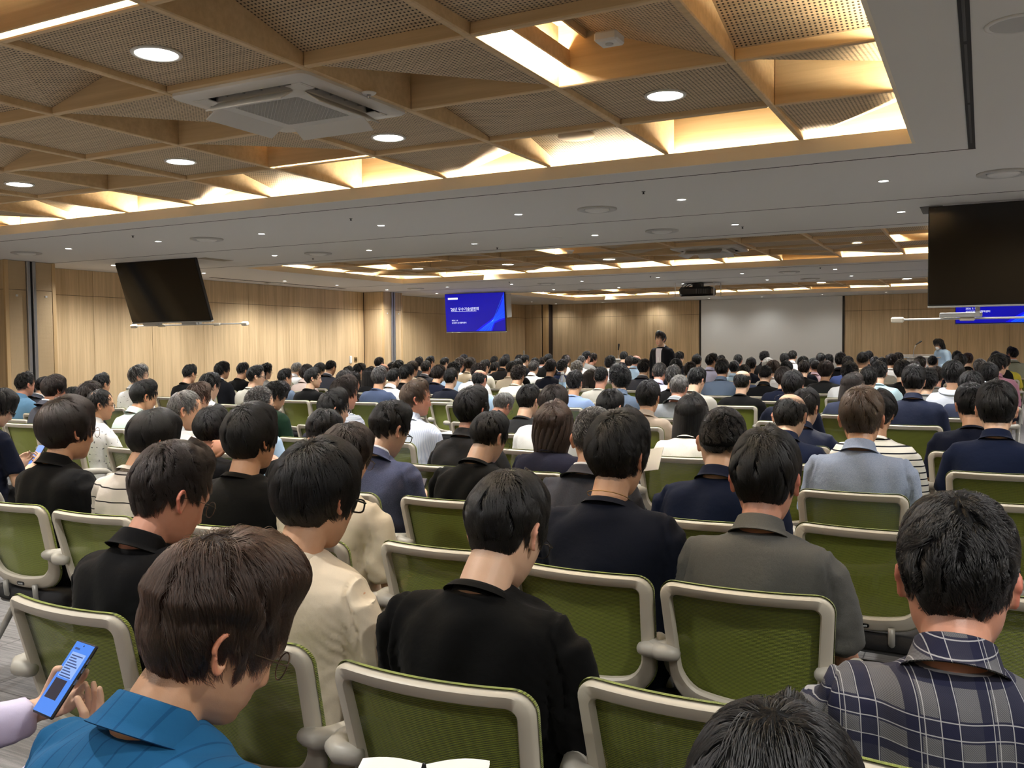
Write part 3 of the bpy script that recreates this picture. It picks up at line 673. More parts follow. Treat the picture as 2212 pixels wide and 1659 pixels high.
def head_part(b, fem=0., smile=0., jaw=1.):
    seg = 64; zs = np.concatenate([np.linspace(.118, .03, 13), np.linspace(.024, -.121, 34)])
    o = np.argsort(HT[:, 0]); T = [np.interp(zs, HT[o, 0], HT[o, k]) for k in (1, 2, 3)]
    a = np.linspace(0, 2*PI, seg, endpoint=False); V = []
    for i, z in enumerate(zs):
        w = T[0][i]*(1+(jaw-1)*float(sst(.0, -.07, z)))*(1-.05*fem*float(sst(-.02, -.09, z)))
        c, s = np.cos(a), np.sin(a); ex = 2/2.25
        x = w*np.sign(c)*np.abs(c)**ex; y = np.where(s > 0, T[1][i], T[2][i])*np.sign(s)*np.abs(s)**ex
        fr = np.clip(s, 0, 1)**1.2; g = lambda q, m, sd: np.exp(-((q-m)/sd)**2)
        nz = np.interp(z, [-.056, -.049, -.041, -.02, .004, .02], [0, .012, .0225, .014, .006, .0]); ns = np.interp(z, [-.05, -.035, .0], [.015, .011, .0075])
        d = nz*np.exp(-(x/ns)**2)
        d += .0045*g(z, .021, .008)*np.exp(-(np.abs(x)/.05)**4)
        for sx in (-1, 1):
            d += -.0075*g(z, .001, .010)*g(x, sx*.032, .014)+.0035*g(z, .0, .006)*g(x, sx*.032, .010)+(.0035+.005*smile)*g(z, -.032+.006*smile, .016)*g(x, sx*.042, .017)
            d += -.004*smile*g(z, -.066, .008)*g(x, sx*.028, .006)+.003*g(z, -.047, .005)*g(x, sx*.011, .005)
        lw = .019+.006*smile
        d += .0052*g(z, -.066, .0042)*np.exp(-(x/lw)**4)+.0056*g(z, -.0775, .0045)*np.exp(-(x/(lw*.9))**4)-.0035*g(z, -.0717, .0022)*np.exp(-(x/lw)**4)
        d += .006*g(z, -.104, .012)*np.exp(-(x/.022)**2)-.0035*g(z, -.089, .006)*np.exp(-(x/.02)**2)
        V.append(np.stack([x, y+d*fr, np.full(seg, z)], 1))
    V = np.array(V); b.grid(V, closed=True, flip=True); b.add(V[0], [tuple(range(seg))]); b.add(V[-1], [tuple(range(seg))[::-1]])
    for sx in (-1, 1):                                   # ears
        th = math.radians(28); u = np.array([sx*math.sin(th), -math.cos(th), 0]); n = np.array([sx*math.cos(th), math.sin(th), 0]); zz = np.array([0, -.16, 1.]); zz /= np.linalg.norm(zz)
        c = np.array([sx*.0775, -.004, -.006]); m = 22; ang = np.linspace(0, 2*PI, m, endpoint=False)
        eu = .017*np.cos(ang)+.006; ev = .031*np.sin(ang)*(1.0+.0*ang); eu = eu*np.where(ev < 0, .80, 1.08)
        R = []
        for k, h in ((.02, -.002), (.45, -.003), (.66, .0005), (.80, .0055), (.93, .0075), (1.02, .005), (1.03, .001), (.92, -.004), (.6, -.010), (.2, -.014)):
            R.append(c+u*(eu[:, None]*k+.004)+zz*(ev[:, None]*k)+n*h)
        R = np.array(R); b.grid(R, closed=True, flip=sx < 0); b.add(R[0], [tuple(range(m))[::-1 if sx < 0 else 1]]); b.add(R[-1], [tuple(range(m))[::1 if sx < 0 else -1]])
    return b
PIV = np.array([0, -.022, -.072])                         # skull base, where the head turns
HC = np.array([0, -.001, .015]); HE = np.array([.0775, .0975, .103])   # cranium ellipsoid
def remesh(b, voxel, it=2, name='m', factor=.5):
    me = b.mesh(name); o = bpy.data.objects.new('tmp', me); COL.objects.link(o)
    r = o.modifiers.new('r', 'REMESH'); r.mode = 'VOXEL'; r.voxel_size = voxel; r.use_smooth_shade = True
    if it: s = o.modifiers.new('s', 'SMOOTH'); s.iterations = it; s.factor = factor
    dg = bpy.context.evaluated_depsgraph_get(); out = bpy.data.meshes.new_from_object(o.evaluated_get(dg)); bpy.data.objects.remove(o); bpy.data.meshes.remove(me)
    out.name = name; out.materials.clear(); out.shade_smooth(); return out
def coords(me):
    v = np.empty(len(me.vertices)*3, np.float32); me.vertices.foreach_get('co', v); return v.reshape(-1, 3).astype(float)
def setco(me, v): me.vertices.foreach_set('co', v.astype(np.float32).ravel()); me.update()
def normals(me):
    v = np.empty(len(me.vertices)*3, np.float32); me.vertex_normals.foreach_get('vector', v); return v.reshape(-1, 3).astype(float)
# ---- hair ------------------------------------------------------------------------------------------
CR = np.array([0, -.50, .87]); CR /= np.linalg.norm(CR); CRX = np.array([1., 0, 0]); CRY = np.cross(CR, CRX)
# style: top, side, back thickness; nape taper; hairline lift at the back; fringe; noise; strand length; curl
ST = {'short': dict(top=.026, side=.012, back=.016, nape=.08, up=.014, fringe=0, amp=.004, ln=.42, curl=0.),
      'neat':  dict(top=.022, side=.010, back=.013, nape=.07, up=.02, fringe=0, amp=.002, ln=.40, curl=0.),
      'mop':   dict(top=.032, side=.026, back=.026, nape=.3, up=-.006, fringe=1, amp=.006, ln=.55, curl=0.),
      'bowl':  dict(top=.029, side=.027, back=.027, nape=.28, up=-.002, fringe=1, amp=.0025, ln=.60, curl=0.),
      'crop':  dict(top=.015, side=.007, back=.008, nape=.2, up=.035, fringe=0, amp=.0015, ln=.14, curl=0.),
      'fade':  dict(top=.028, side=.007, back=.010, nape=.1, up=.034, fringe=0, amp=.003, ln=.32, curl=0.),
      'dense': dict(top=.030, side=.013, back=.017, nape=.08, up=.016, fringe=0, amp=.005, ln=.30, curl=.35),
      'wave':  dict(top=.034, side=.018, back=.020, nape=.3, up=.004, fringe=0, amp=.006, ln=.55, curl=.4),
      'curly': dict(top=.036, side=.022, back=.024, nape=.4, up=.004, fringe=.6, amp=.007, ln=.34, curl=1.),
      'flip':  dict(top=.034, side=.012, back=.013, nape=.35, up=.002, fringe=.1, amp=.005, ln=.60, curl=.22, tier=.012, lift=.003),
      'bald':  dict(top=.004, side=.008, back=.011, nape=.2, up=.012, fringe=0, amp=.0015, ln=.25, curl=0., bald=1),
      'thin':  dict(top=.012, side=.010, back=.012, nape=.2, up=.012, fringe=0, amp=.002, ln=.32, curl=0., bald=.5),
      'bob':   dict(top=.030, side=.034, back=.034, nape=1., up=-.06, fringe=.5, amp=.003, ln=.6, curl=0., hang=-.155),
      'long':  dict(top=.026, side=.030, back=.030, nape=1., up=-.06, fringe=.5, amp=.002, ln=.6, curl=0., hang=-.33)}
def hairline(phi, s):
    """height of the hairline against the angle from the face (degrees)"""
    f = s['fringe']; u = s['up']; r = s.get('bald', 0)
    zf = .064-.034*f+.018*(1 if r == .5 else 0)
    return np.interp(phi, [0, 32, 52, 68, 79, 90, 103, 112, 126, 146, 180], [zf, zf-.002, .044-.014*f, .010-.014*f, -.012-.010*f+u*.5, .012-.012*f, .008-.016*f, -.022+u*.4, -.052+u, -.076+u, -.082+u])
def ell(d): return 1/np.sqrt(((d/HE)**2).sum(-1))
def hthick(d, s):
    """thickness of the hair over the skull and margin inside the hairline, for directions d from HC"""
    p = d*ell(d)[..., None]; phi = np.degrees(np.arctan2(np.abs(p[..., 0]), p[..., 1])); z = p[..., 2]+HC[2]
    m = z-hairline(phi, s)
    bk = sst(100, 150, phi); t = s['side']*(1-bk)+s['back']*bk
    t = t+(s['top']-t)*sst(.03, .105, z); t = t+.007*bk*np.exp(-((z-.03)/.035)**2)*(s['top'] > .02)
    if s['fringe'] < .9 and s['top'] > .02: t = t+(.003 if s.get('tier') else .012)*sst(60, 20, phi)*sst(.05, .09, z)
    if s.get('lift'): t = t+s['lift']*sst(75, 25, phi)*sst(.045, .085, z)
    if s.get('tier'): t = t+s['tier']*sst(.010, .030, z-.02*(1-bk))
    t = t*(1-.6*sst(88, 50, phi)*sst(.095, .055, z))
    t = t*(s['nape']+(1-s['nape'])*sst(-.002, .065, m+.012*(1-bk)))
    b = s.get('bald', 0)
    if b == 1: m = np.minimum(m, .064-z+.02*sst(120, 180, phi)); m = np.where((phi < 75) & (z > .03), -.01, m)
    return t, m
def hair_dirs(al, be):
    return np.cos(al)[..., None]*CR+np.sin(al)[..., None]*(np.cos(be)[..., None]*CRX+np.sin(be)[..., None]*CRY)
def vnoise(x, seed, per):
    rs = np.random.RandomState(seed).rand(per)*2-1; i = np.floor(x).astype(int); f = x-i; f = f*f*(3-2*f); return rs[i % per]*(1-f)+rs[(i+1) % per]*f
def hair_cap(style, seed):
    s = ST[style]; na, nb = 46, 104; al = np.linspace(.03, 2.72, na); be = np.linspace(0, 2*PI, nb, endpoint=False); A, B = np.meshgrid(al, be, indexing='ij')
    d = hair_dirs(A, B); t, m = hthick(d, s); t = t*.88; t = t+(.0075-t).clip(0)*sst(.0, .02, m); k = s['amp']; c = s['curl']
    fl = np.sin(A)
    if c > .5:
        P = d*.11; q = 0
        for i in range(5):
            w = np.random.RandomState(seed*9+i).randn(3); w = w/np.linalg.norm(w)*(95+60*i); q = q+np.sin(P @ w+i*2.1)
        n = q*k*.42
    else:
        n = k*(.9*vnoise(B/(2*PI)*52+1.5*np.sin(A*2+seed), seed, 52)+.7*vnoise(B/(2*PI)*23+A*1.3, seed+1, 23))*sst(0, .35, fl)+k*.8*vnoise(A*7+vnoise(B/(2*PI)*13, seed+3, 13)*1.5, seed+2, 40)*.6
    t = t+n*sst(.0, .03, m)*np.clip(t/.012, .15, 1.3)
    R = ell(d)+np.where(m > -.004, t*sst(-.004, .022, m)-.006*(1-sst(-.004, .010, m)), -.006)
    V = HC+d*R[..., None]; b = MB(); b.grid(V, closed=True)
    b.add(V[0], [tuple(range(nb))[::-1]]); b.add(V[-1], [tuple(range(nb))])
    if 'hang' in s:
        h = s['hang']; n2 = 15; ph = np.linspace(-2.25, 2.25, 44); rows = []
        for i in range(n2):
            f = i/(n2-1); z = .055+(h-.055)*f; yc = -.012-.028*f; w = .106+.012*math.sin(PI*min(1, f*1.15))-(.030 if style == 'long' else .016)*max(0, f-.6)/.4
            dep = .118-.028*f; wob = 1+.03*vnoise(ph*6+seed, seed+4, 60)*min(1, f*2); endw = .0+(.02*vnoise(ph*5, seed+5, 60) if i == n2-1 else 0)
            o = np.stack([w*np.sin(ph)*wob, yc-dep*np.cos(ph)*wob, np.full(44, z)+endw], 1); q = np.stack([(w-.03)*np.sin(ph), yc-(dep-.03)*np.cos(ph), np.full(44, z)], 1)
            rows.append(np.vstack([o, q[::-1]]))
        b.grid(np.array(rows), closed=True); b.add(rows[-1], [tuple(range(88))]); b.add(rows[0], [tuple(range(88))[::-1]])
    return b.mesh('hair', [None], True)
def hair_strands(style, seed, n, rad=.00042):
    s = ST[style]; rs = np.random.RandomState(seed+50); K = 9
    a0 = np.arccos(1-rs.rand(n*3)*1.75); b0 = rs.rand(n*3)*2*PI
    _, m = hthick(hair_dirs(a0, b0), s); ok = m > (.004 if 'hang' not in s else 0); a0, b0 = a0[ok][:n], b0[ok][:n]; n = len(a0)
    ncl = 260 if s['curl'] < .5 else 700
    ca, cb = np.arccos(1-rs.rand(ncl)*1.75), rs.rand(ncl)*2*PI; cd = hair_dirs(ca, cb); dd = hair_dirs(a0, b0); ci = np.argmax(dd @ cd.T, 1)
    sw = .35+.25*rs.randn(ncl)*.5; ln = s['ln']*(.7+.6*rs.rand(n)); lift = rs.rand(n); S = np.linspace(0, 1, K); P = np.empty((n, K, 3)); clw = rs.randn(ncl)*.10
    w1, w2, p1 = rs.randn(ncl, 3), rs.randn(ncl, 3), rs.rand(ncl)*6.3
    for k, q in enumerate(S):
        al = a0+ln*q; tb = b0+(clw[ci]+sw[ci]*.12)*q/np.maximum(np.sin(al), .3)
        dcl = np.arctan2(np.sin(cb[ci]-b0), np.cos(cb[ci]-b0)); tb = tb+dcl*.45*q
        d = hair_dirs(al, tb); t, m = hthick(d, s); t = np.maximum(t*sst(-.03, .012, m+.012), .002)
        R = ell(d)+t*(.55+.52*min(1, q*2.2))+.0025+(.004 if s['amp'] > .0025 else .0015)*lift*q-(.006*q*q if q > .7 else 0)*(1-lift)
        P[:, k] = HC+d*R[:, None]
        if s['curl'] > 0: P[:, k] += s['curl']*.0055*(w1[ci]*np.sin(q*7+p1[ci])[:, None]+w2[ci]*np.cos(q*7+p1[ci])[:, None])*.7*min(1, q*2)
    if 'hang' in s:
        nh = n; ph = (rs.rand(nh)*2-1)*2.2; Q = np.empty((nh, K, 3)); ph2 = ph+rs.randn(nh)*.05; e = .9+.12*rs.rand(nh)
        for k, q in enumerate(S):
            f = q*e; z = .06+(s['hang']-.06)*f; w = .108+.012*np.sin(PI*np.minimum(1, f*1.15))-(.030 if style == 'long' else .012)*np.clip(f-.6, 0, 1)/.4; dep = .12-.028*f
            pp = ph+(ph2-ph)*q; wav = (.004*np.sin(q*9+ph*20) if style == 'bob' else 0)
            Q[:, k] = np.stack([(w+wav)*np.sin(pp), -.012-.028*f-(dep+wav)*np.cos(pp), z], 1)
        P = np.concatenate([P, Q]); n = len(P)
    cu = bpy.data.hair_curves.new('hair_strands'); cu.add_curves([K]*n)
    cu.position_data.foreach_set('vector', P.astype(np.float32).ravel())
    ra = cu.attributes.get('radius') or cu.attributes.new('radius', 'FLOAT', 'POINT'); r = np.tile(np.array([1, 1, 1, 1, .95, .9, .8, .6, .25])*rad, n).astype(np.float32); ra.data.foreach_set('value', r)
    cu.materials.append(None); return cu
_hc = {}
def get_cap(style, seed):
    if (style, seed) not in _hc: _hc[style, seed] = hair_cap(style, seed)
    return _hc[style, seed]
_hs = {}
def get_strands(style, seed, n):
    k = (style, seed, n)
    if k not in _hs: _hs[k] = hair_strands(style, seed, n, .00042*(9000/n)**.35)
    return _hs[k]
HAIRC = {'black': (5, 5, 6), 'brownblack': (14, 10, 9), 'brown': (30, 20, 15), 'grey': (92, 90, 88), 'salt': (40, 39, 39), 'white': (210, 206, 198), 'lbrown': (48, 37, 29)}
CAPM, STRM = {}, {}
for k, c in HAIRC.items():
    t = NT('hair_scalp_'+k); v = t.co(); n = t.noise(v, 260, 3.); c2 = tuple(min(255, q*1.35+3) for q in c)
    t.p(Base_Color=t.mix(n, L(tuple(q*.8 for q in c)), L(c2)), Roughness=.5, Specular_IOR_Level=.10, Normal=t.bump(n, .6, .003)); CAPM[k] = t.mat
    t = NT('hair_strand_'+k); hi = t.n('ShaderNodeHairInfo'); rnd = hi.outputs['Random']
    if k in ('grey', 'salt'): col = t.mix(t.math('GREATER_THAN', rnd, .45 if k == 'grey' else .75), L((40, 39, 40)), L((176, 174, 170)))
    else: col = t.mix(rnd, L(tuple(q*.7 for q in c)), L(tuple(min(255, q*1.8+4) for q in c)))
    h = t.n('ShaderNodeBsdfHairPrincipled', {'Roughness': .26, 'Radial Roughness': .35, 'Random Roughness': .4}, parametrization='COLOR'); t.set(h.inputs['Color'], col)
    t.t.links.new(h.outputs[0], t.t.nodes['Material Output'].inputs[0]); STRM[k] = t.mat
# ---- skin ------------------------------------------------------------------------------------------
def skin(name, c, stub):
    t = NT(name); v = t.co(); n = t.noise(v, 35, 4.); at = t.n('ShaderNodeAttribute', attribute_name='tint').outputs[0]; a = t.xyz(at)
    base = t.mix(n, L(c), L((c[0]-14, c[1]-17, c[2]-18)))
    base = t.mix(a[1], base, L((c[0]-12, c[1]-58, c[2]-50))); base = t.mix(a[2], base, L((34, 26, 22)))
    n2 = t.noise(v, 900, 1.); base = t.mix(t.math('MULTIPLY', a[0], t.math('ADD', t.math('MULTIPLY', n2, .9), .25)), base, L(stub))
    t.p(Base_Color=base, Roughness=.48, Specular_IOR_Level=.4, Subsurface_Weight=.12, Subsurface_Radius=(.012, .005, .003), Normal=t.bump(t.noise(v, 420, 2.), .12, .001)); return t.mat
SKIN = [skin('skin_light', (224, 186, 158), (40, 34, 32)), skin('skin_tan', (208, 164, 132), (36, 30, 28)), skin('skin_ruddy', (206, 152, 128), (60, 48, 42))]
def paint(me, v, Mh, style):
    """stubble below the hairline, redder ears and lips, dark brows and lash lines: colours of the skin itself"""
    p = (v-Mh[:3, 3]) @ np.linalg.inv(Mh[:3, :3]).T; s = ST[style]
    d = p-HC; rr = np.linalg.norm(d, axis=1); dn = d/np.maximum(rr, 1e-6)[:, None]; phi = np.degrees(np.arctan2(np.abs(p[:, 0]), p[:, 1])); m = p[:, 2]-hairline(phi, s)
    near = (rr < ell(dn)+.022) & (np.abs(p[:, 0]) < .079)
    st = sst(-.030, .004, m)*sst(60, 85, phi)*near*(.85 if s['up'] > 0 else .3); st = np.where(p[:, 2] > .08, .3*(s.get('bald', 0) > 0)*sst(.08, .05, p[:, 2]), st)
    red = np.zeros(len(v)); red = np.maximum(red, .55*sst(.079, .088, np.abs(p[:, 0]))*(np.abs(p[:, 2]+.006) < .045)*(np.abs(p[:, 1]) < .05))
    fr = p[:, 1] > .055
    red = np.maximum(red, .8*fr*(np.abs(p[:, 0]) < .023)*np.exp(-((p[:, 2]+.072)/.0085)**4)); red = np.maximum(red, .18*fr*np.exp(-((p[:, 2]+.035)/.02)**2))
    ax = np.abs(p[:, 0]); br = fr*np.exp(-((p[:, 2]-.0225-.10*(ax-.03)*(ax < .03))/.0042)**2)*sst(.012, .018, ax)*sst(.05, .042, ax)*.9
    br = np.maximum(br, fr*np.exp(-((p[:, 2]+.0015)/.0028)**2)*sst(.018, .022, ax)*sst(.045, .040, ax)*.85)
    at = me.color_attributes.new('tint', 'FLOAT_COLOR', 'POINT'); q = np.stack([st, red, br, np.ones(len(v))], 1).astype(np.float32); at.data.foreach_set('color', q.ravel())
# ---- hands and bodies --------------------------------------------------------------------------------
def hand(b, W, d, nrm, side, curl=.5, spread=1., sc=1., thumb=.5):
    """W wrist, d towards the fingers, nrm out of the back of the hand"""
    W, d, nrm = (np.array(q, float) for q in (W, d, nrm)); d /= np.linalg.norm(d); nrm = nrm-d*(nrm @ d); nrm /= np.linalg.norm(nrm); x = np.cross(d, nrm)*side   # x towards the thumb
    a = np.linspace(0, 2*PI, 14, endpoint=False); R = []
    for f, hw, th in ((-.01, .026, .019), (.015, .031, .018), (.045, .040, .016), (.075, .0425, .014), (.088, .040, .011)):
        c = W+d*f*sc; R.append(c+sc*(hw*np.cos(a)[:, None]*x+th*np.sin(a)[:, None]*nrm))
    R = np.array(R); fl = np.dot(np.cross(R[0, 1]-R[0, 0], R[1, 0]-R[0, 0]), R[0, 0]-R[0].mean(0)) < 0
    b.grid(R, closed=True, flip=fl); b.add(R[0], [tuple(range(14))[::-1]]); b.add(R[-1], [tuple(range(14))])
    for i, (ox, ln) in enumerate(((.030, .066), (.0105, .076), (-.010, .070), (-.0295, .054))):
        p = W+sc*(d*.074+x*ox); ang = .15; pts = [p]; dirn = d+x*(.10*(1.2-i*.8))*spread
        for k, fr in enumerate((.46, .30, .24)):
            ang += curl*(.75, .95, .6)[k]; v = dirn*math.cos(ang)-nrm*math.sin(ang); v /= np.linalg.norm(v); p = p+v*ln*fr*sc*1.05; pts.append(p)
        b.tube(pts, np.array([.0092, .0086, .0078, .0066])*sc, 9, round_ends=True)
    t0 = W+sc*(d*.018+x*.024); t1 = t0+sc*(x*.026*(1-.3*thumb)+d*.030-nrm*.012*thumb); t2 = t1+sc*(x*.006+d*.032-nrm*.016*thumb); t3 = t2+sc*(d*.024-x*.010*thumb-nrm*.012*thumb)
    b.tube([t0, t1, t2, t3], np.array([.0135, .012, .0098, .0078])*sc, 10, round_ends=True)
SEATZ = .462
class Pose:
    """joint positions of a seated figure facing +Y, origin on the floor under the pelvis"""
    def __init__(s, ztop=1.30, yaw=0., pitch=8., roll=0., lean=.02, bulk=1., arms='lap', hs=1., hair=.024, tyaw=0., stand=0., wabs=None):
        s.R = rot(yaw, pitch, roll); s.hs = hs; s.bulk = bulk; s.arms = arms; s.tyaw = tyaw; s.stand = stand
        ext = math.sqrt((((HE+[.016, .018, hair])*s.R[2])**2).sum())*hs; cz = (s.R @ (HC-PIV))[2]*hs
        zp = ztop-ext-cz; nk = .066-.0006*max(0, pitch-10)
        s.c7 = np.array([0, lean, zp-nk]); s.piv = np.array([.008*yaw/45, lean+.030+.0008*max(0, pitch), zp])
        s.Mh = M4(s.R, s.piv-s.R @ PIV*hs, hs); s.top = s.Mh[:3, :3] @ HC+s.Mh[:3, 3]; s.lean = lean
        s.sw = .188*(.7+.3*bulk); s.zs = s.c7[2]-.095
        s.sh = [np.array([q*s.sw, lean-.002, s.zs]) for q in (-1, 1)]
        d = .30
        A = {'lap': ((.055, .05, -.285), (-.14, .26, -.02), (-.2, 1, -.25)), 'phone': ((.05, .07, -.275), (-.155, .20, .07), (-.35, .85, .35)), 'fold': ((.06, .10, -.27), (-.22, .12, .03), (-1, .3, 0)),
             'wide': ((.09, .02, -.28), (-.06, .25, -.06), (-.1, 1, -.2)), 'down': ((.045, -.02, -.29), (-.02, .05, -.25), (0, .1, -1)), 'neck': ((.26, .06, .10), (-.245, -.09, .06), (-1, -.15, -.05))}
        s.el, s.wr, s.hd, s.hn = [], [], [], []
        names = arms if isinstance(arms, tuple) else (arms, arms)
        for i, q in enumerate((-1, 1)):
            e, w, h = A[names[i]]; E = s.sh[i]+np.array([q*e[0], e[1], e[2]]); Wp = E+np.array([q*w[0], w[1], w[2]])
            s.el.append(E); s.wr.append(Wp); s.hd.append(np.array([q*h[0], h[1], h[2]]))
            s.hn.append(np.array([q*.5, -.2, 1.]) if names[i] != 'neck' else np.array([0, -1., .2]))
            if names[i] == 'phone': s.hn[-1] = np.array([q*.7, .2, -.6])
            if names[i] == 'down': s.hn[-1] = np.array([q*1., .1, 0])
        s.names = names; s.grip = [wabs[i][3] if wabs and len(wabs[i]) > 3 else None for i in (0, 1)]
        if wabs:
            for i in (0, 1):
                w, h, n = wabs[i][:3]; s.wr[i] = np.array(w, float); s.hd[i] = np.array(h, float); s.hn[i] = np.array(n, float)
                d = s.wr[i]-s.sh[i]; L_ = np.linalg.norm(d); m = s.sh[i]+d*.52; e = np.array([(-1, 1)[i]*.5, -.25, -1.]); e = e-d*(e @ d)/L_**2; s.el[i] = m+e/np.linalg.norm(e)*math.sqrt(max(.0, .28**2-(L_*.5)**2)+.0009)
    def torso(s, b, g=0.):
        """rings from the seat to the neck; g is the ease of the cloth"""
        zc = s.c7[2]; k = s.bulk; zb = SEATZ if not s.stand else s.stand
        H = zc-zb; sw = s.sw/.178
        prof = [(0, .172*k, .128*k), (.06, .182*k, .136*k), (.16, .178*k, .134*k), (.30, .166*k, .130*k), (.45, .165*k, .126*k), (.60, .172*(.5+.5*k), .126*(.6+.4*k)), (.74, .180*sw, .120), (.82, .182*sw, .112), (.880, .172*sw, .102), (.922, .138*sw, .092), (.955, .104, .082), (.982, .078, .071), (1.005, .064, .063)]
        R = []
        for f, rx, ry in prof:
            yc = s.lean*f**1.6-.022*math.sin(PI*min(1, f*1.02))+(.012 if f < .2 else 0)
            R.append((0, yc, zb+H*f, rx+g, ry+g))
        b.rings(R, 30, ex=2.35)
        for i, q in enumerate((-1, 1)):                    # shoulder and shoulder blade mass
            b.tube([s.sh[i]*[.35, 1, 1]+[0, -.01, .012], s.sh[i]*[.9, 1, 1]+[0, 0, .0], s.sh[i]+(s.el[i]-s.sh[i])*.25], [.062+g, .063+g, .055+g], 12, round_ends=True)
            b.tube([(q*.085, s.lean*.6-.065, zc-.16), (q*.095, s.lean*.5-.066, zc-.26)], .052+g, 10, round_ends=True)
    def skin(s, fem=0., smile=0., jaw=1., voxel=.0048, hands=True):
        b = MB(); hb = head_part(MB(), fem, smile, jaw); hv = xf(s.Mh, np.vstack(hb.v)); b.add(hv, hb.f)
        nt = s.Mh[:3, :3] @ np.array([0, -.010, -.02])+s.Mh[:3, 3]; n1 = s.piv+np.array([0, -.006, -.012]); nr = .93+.07*s.bulk-.07*fem
        b.tube([nt, n1, (n1*.5+s.c7*.5)+[0, .004, 0], s.c7+[0, .006, -.005], s.c7+[0, .004, -.05], s.c7+[0, .0, -.12]], np.array([.048, .057, .0575, .060, .072, .06])*nr, 20)
        for i in (0, 1):
            b.tube([s.c7+[0, 0, -.11], s.sh[i]*[.6, 1, 1]+[0, 0, -.015], s.sh[i], s.sh[i]*.45+s.el[i]*.55, s.el[i], s.el[i]*.68+s.wr[i]*.32, s.wr[i]], np.array([.045, .030, .030, .034, .0375, .039, .026])*(.72+.28*s.bulk), 12)
            if hands: hand(b, s.wr[i]+s.hd[i]/np.linalg.norm(s.hd[i])*.005, s.hd[i], s.hn[i], (-1, 1)[i]*-1, s.grip[i][0] if s.grip[i] else .55 if s.names[i] != 'neck' else .35, sc=.97, thumb=s.grip[i][1] if s.grip[i] else .5)
        return remesh(b, voxel, 2, 'person')
    def cloth(s, sleeve='short', g=.010, voxel=.0125, seed=0, wr=1., name='shirt', hem=0.):
        b = MB(); s.torso(b, g)
        for i in (0, 1):
            S, E, Wp = s.sh[i], s.el[i], s.wr[i]; k = .7+.3*s.bulk
            if sleeve == 'short': b.tube([S, S*.6+E*.4, S*.22+E*.78], np.array([.057, .058, .060])*k+g*.6, 16)
            elif sleeve == 'long': b.tube([S, S*.5+E*.5, E, E*.5+Wp*.5, Wp*.96+E*.04], np.array([.057, .053, .049, .044, .036])*k+g*.5, 16)
        me = remesh(b, voxel, 4, name); v = coords(me); n = normals(me); rs = np.random.RandomState(seed); zc = s.c7[2]
        H = zc-SEATZ; f = (v[:, 2]-SEATZ)/H; w = np.zeros(len(v))
        for i in range(7):                                  # folds: compressed at the waist, slanting from the armpits
            ky, kz = rs.uniform(8, 26), rs.uniform(22, 60); ph = rs.rand()*6.3; sx = rs.choice([-1, 1])
            a = v[:, 0]*ky*sx+v[:, 2]*kz+1.5*np.sin(v[:, 0]*11+v[:, 1]*9+ph)+ph; w += (1-np.abs(np.sin(a)))**2.2*rs.uniform(.4, 1)*sst(.85, .25, f)
        for i in range(5):
            k = rs.randn(3)*[26, 26, 12]; w += .8*np.sin(v @ k+rs.rand()*6.3)
        for q in (-1, 1):
            e = s.el[(q+1)//2]; dist = np.linalg.norm(v-(s.sh[(q+1)//2]*.75+e*.25+np.array([-q*.03, -.03, -.03])), axis=1)
            a = v[:, 2]*95+q*v[:, 0]*120+rs.rand()*6; w += 1.4*(1-np.abs(np.sin(a)))**2*np.exp(-(dist/.085)**2)
        
        if voxel < .014:                                    # shoulder seams
            sx = np.abs(v[:, 0])-s.sw*1.02-.25*(s.zs+.05-v[:, 2]).clip(-.05, .12)*(v[:, 2] < s.zs+.1); w -= 2.2*np.exp(-(sx/.006)**2)*sst(s.zs-.16, s.zs-.10, v[:, 2])
        v = v+n*(w*.0024*wr)[:, None]*sst(1.0, .9, f)[:, None]; setco(me, v); me.materials.append(None); return me
    def band(s, kind):
        """neckline: ribbed band, folded polo or shirt collar, or jacket collar with shirt showing"""
        c = s.c7; t = s.piv-c; t = t/np.linalg.norm(t); t = t*.75+np.array([0, 0, .25]); t /= np.linalg.norm(t); x = np.array([1., 0, 0]); y = np.cross(t, x); k = .94+.06*s.bulk
        a = np.linspace(0, 2*PI, 40, endpoint=False)
        def ring(h, r, dy=0., low=0.):
            rr = r*k; front = np.clip(np.sin(a), 0, 1); return c+t*(h-.0)+(rr*np.cos(a))[:, None]*x+(rr*1.02*np.sin(a)+dy)[:, None]*y-np.array([0, 0, 1.])*(low*front)[:, None]
        b = MB()
        if kind == 'rib':
            b.grid(np.array([ring(-.022, .082, .0, .03), ring(-.010, .0735, .001, .034), ring(-.002, .067, .002, .036), ring(-.0015, .0648, .002, .036), ring(-.008, .062, .002, .036), ring(-.028, .064, 0, .03)]), closed=True)
        elif kind in ('polo', 'shirt'):
            h = .034 if kind == 'polo' else .038
            b.grid(np.array([ring(-.018, .0885, -.001, .05), ring(-.0195, .085, -.001, .05), ring(-.002, .0785, .001, .045), ring(h*.7, .070, .003, .04), ring(h, .0668, .004, .04), ring(h+.002, .0640, .004, .04), ring(h-.004, .0620, .004, .04), ring(-.01, .0645, 0, .04)]), closed=True)
        elif kind == 'jacket':
            b.grid(np.array([ring(-.034, .118, -.004, .10), ring(-.036, .112, -.004, .10), ring(-.012, .092, 0, .09), ring(.012, .080, 0, .08), ring(.018, .0765, 0, .08), ring(.014, .074, 0, .08), ring(-.02, .078, 0, .07)]), closed=True)
        elif kind == 'inner':
            b.grid(np.array([ring(-.012, .074, 0, .05), ring(.020, .0705, 0, .045), ring(.030, .068, 0, .045), ring(.031, .0655, 0, .045), ring(.0, .0645, 0, .045)]), closed=True)
        elif kind == 'hood':
            R = []
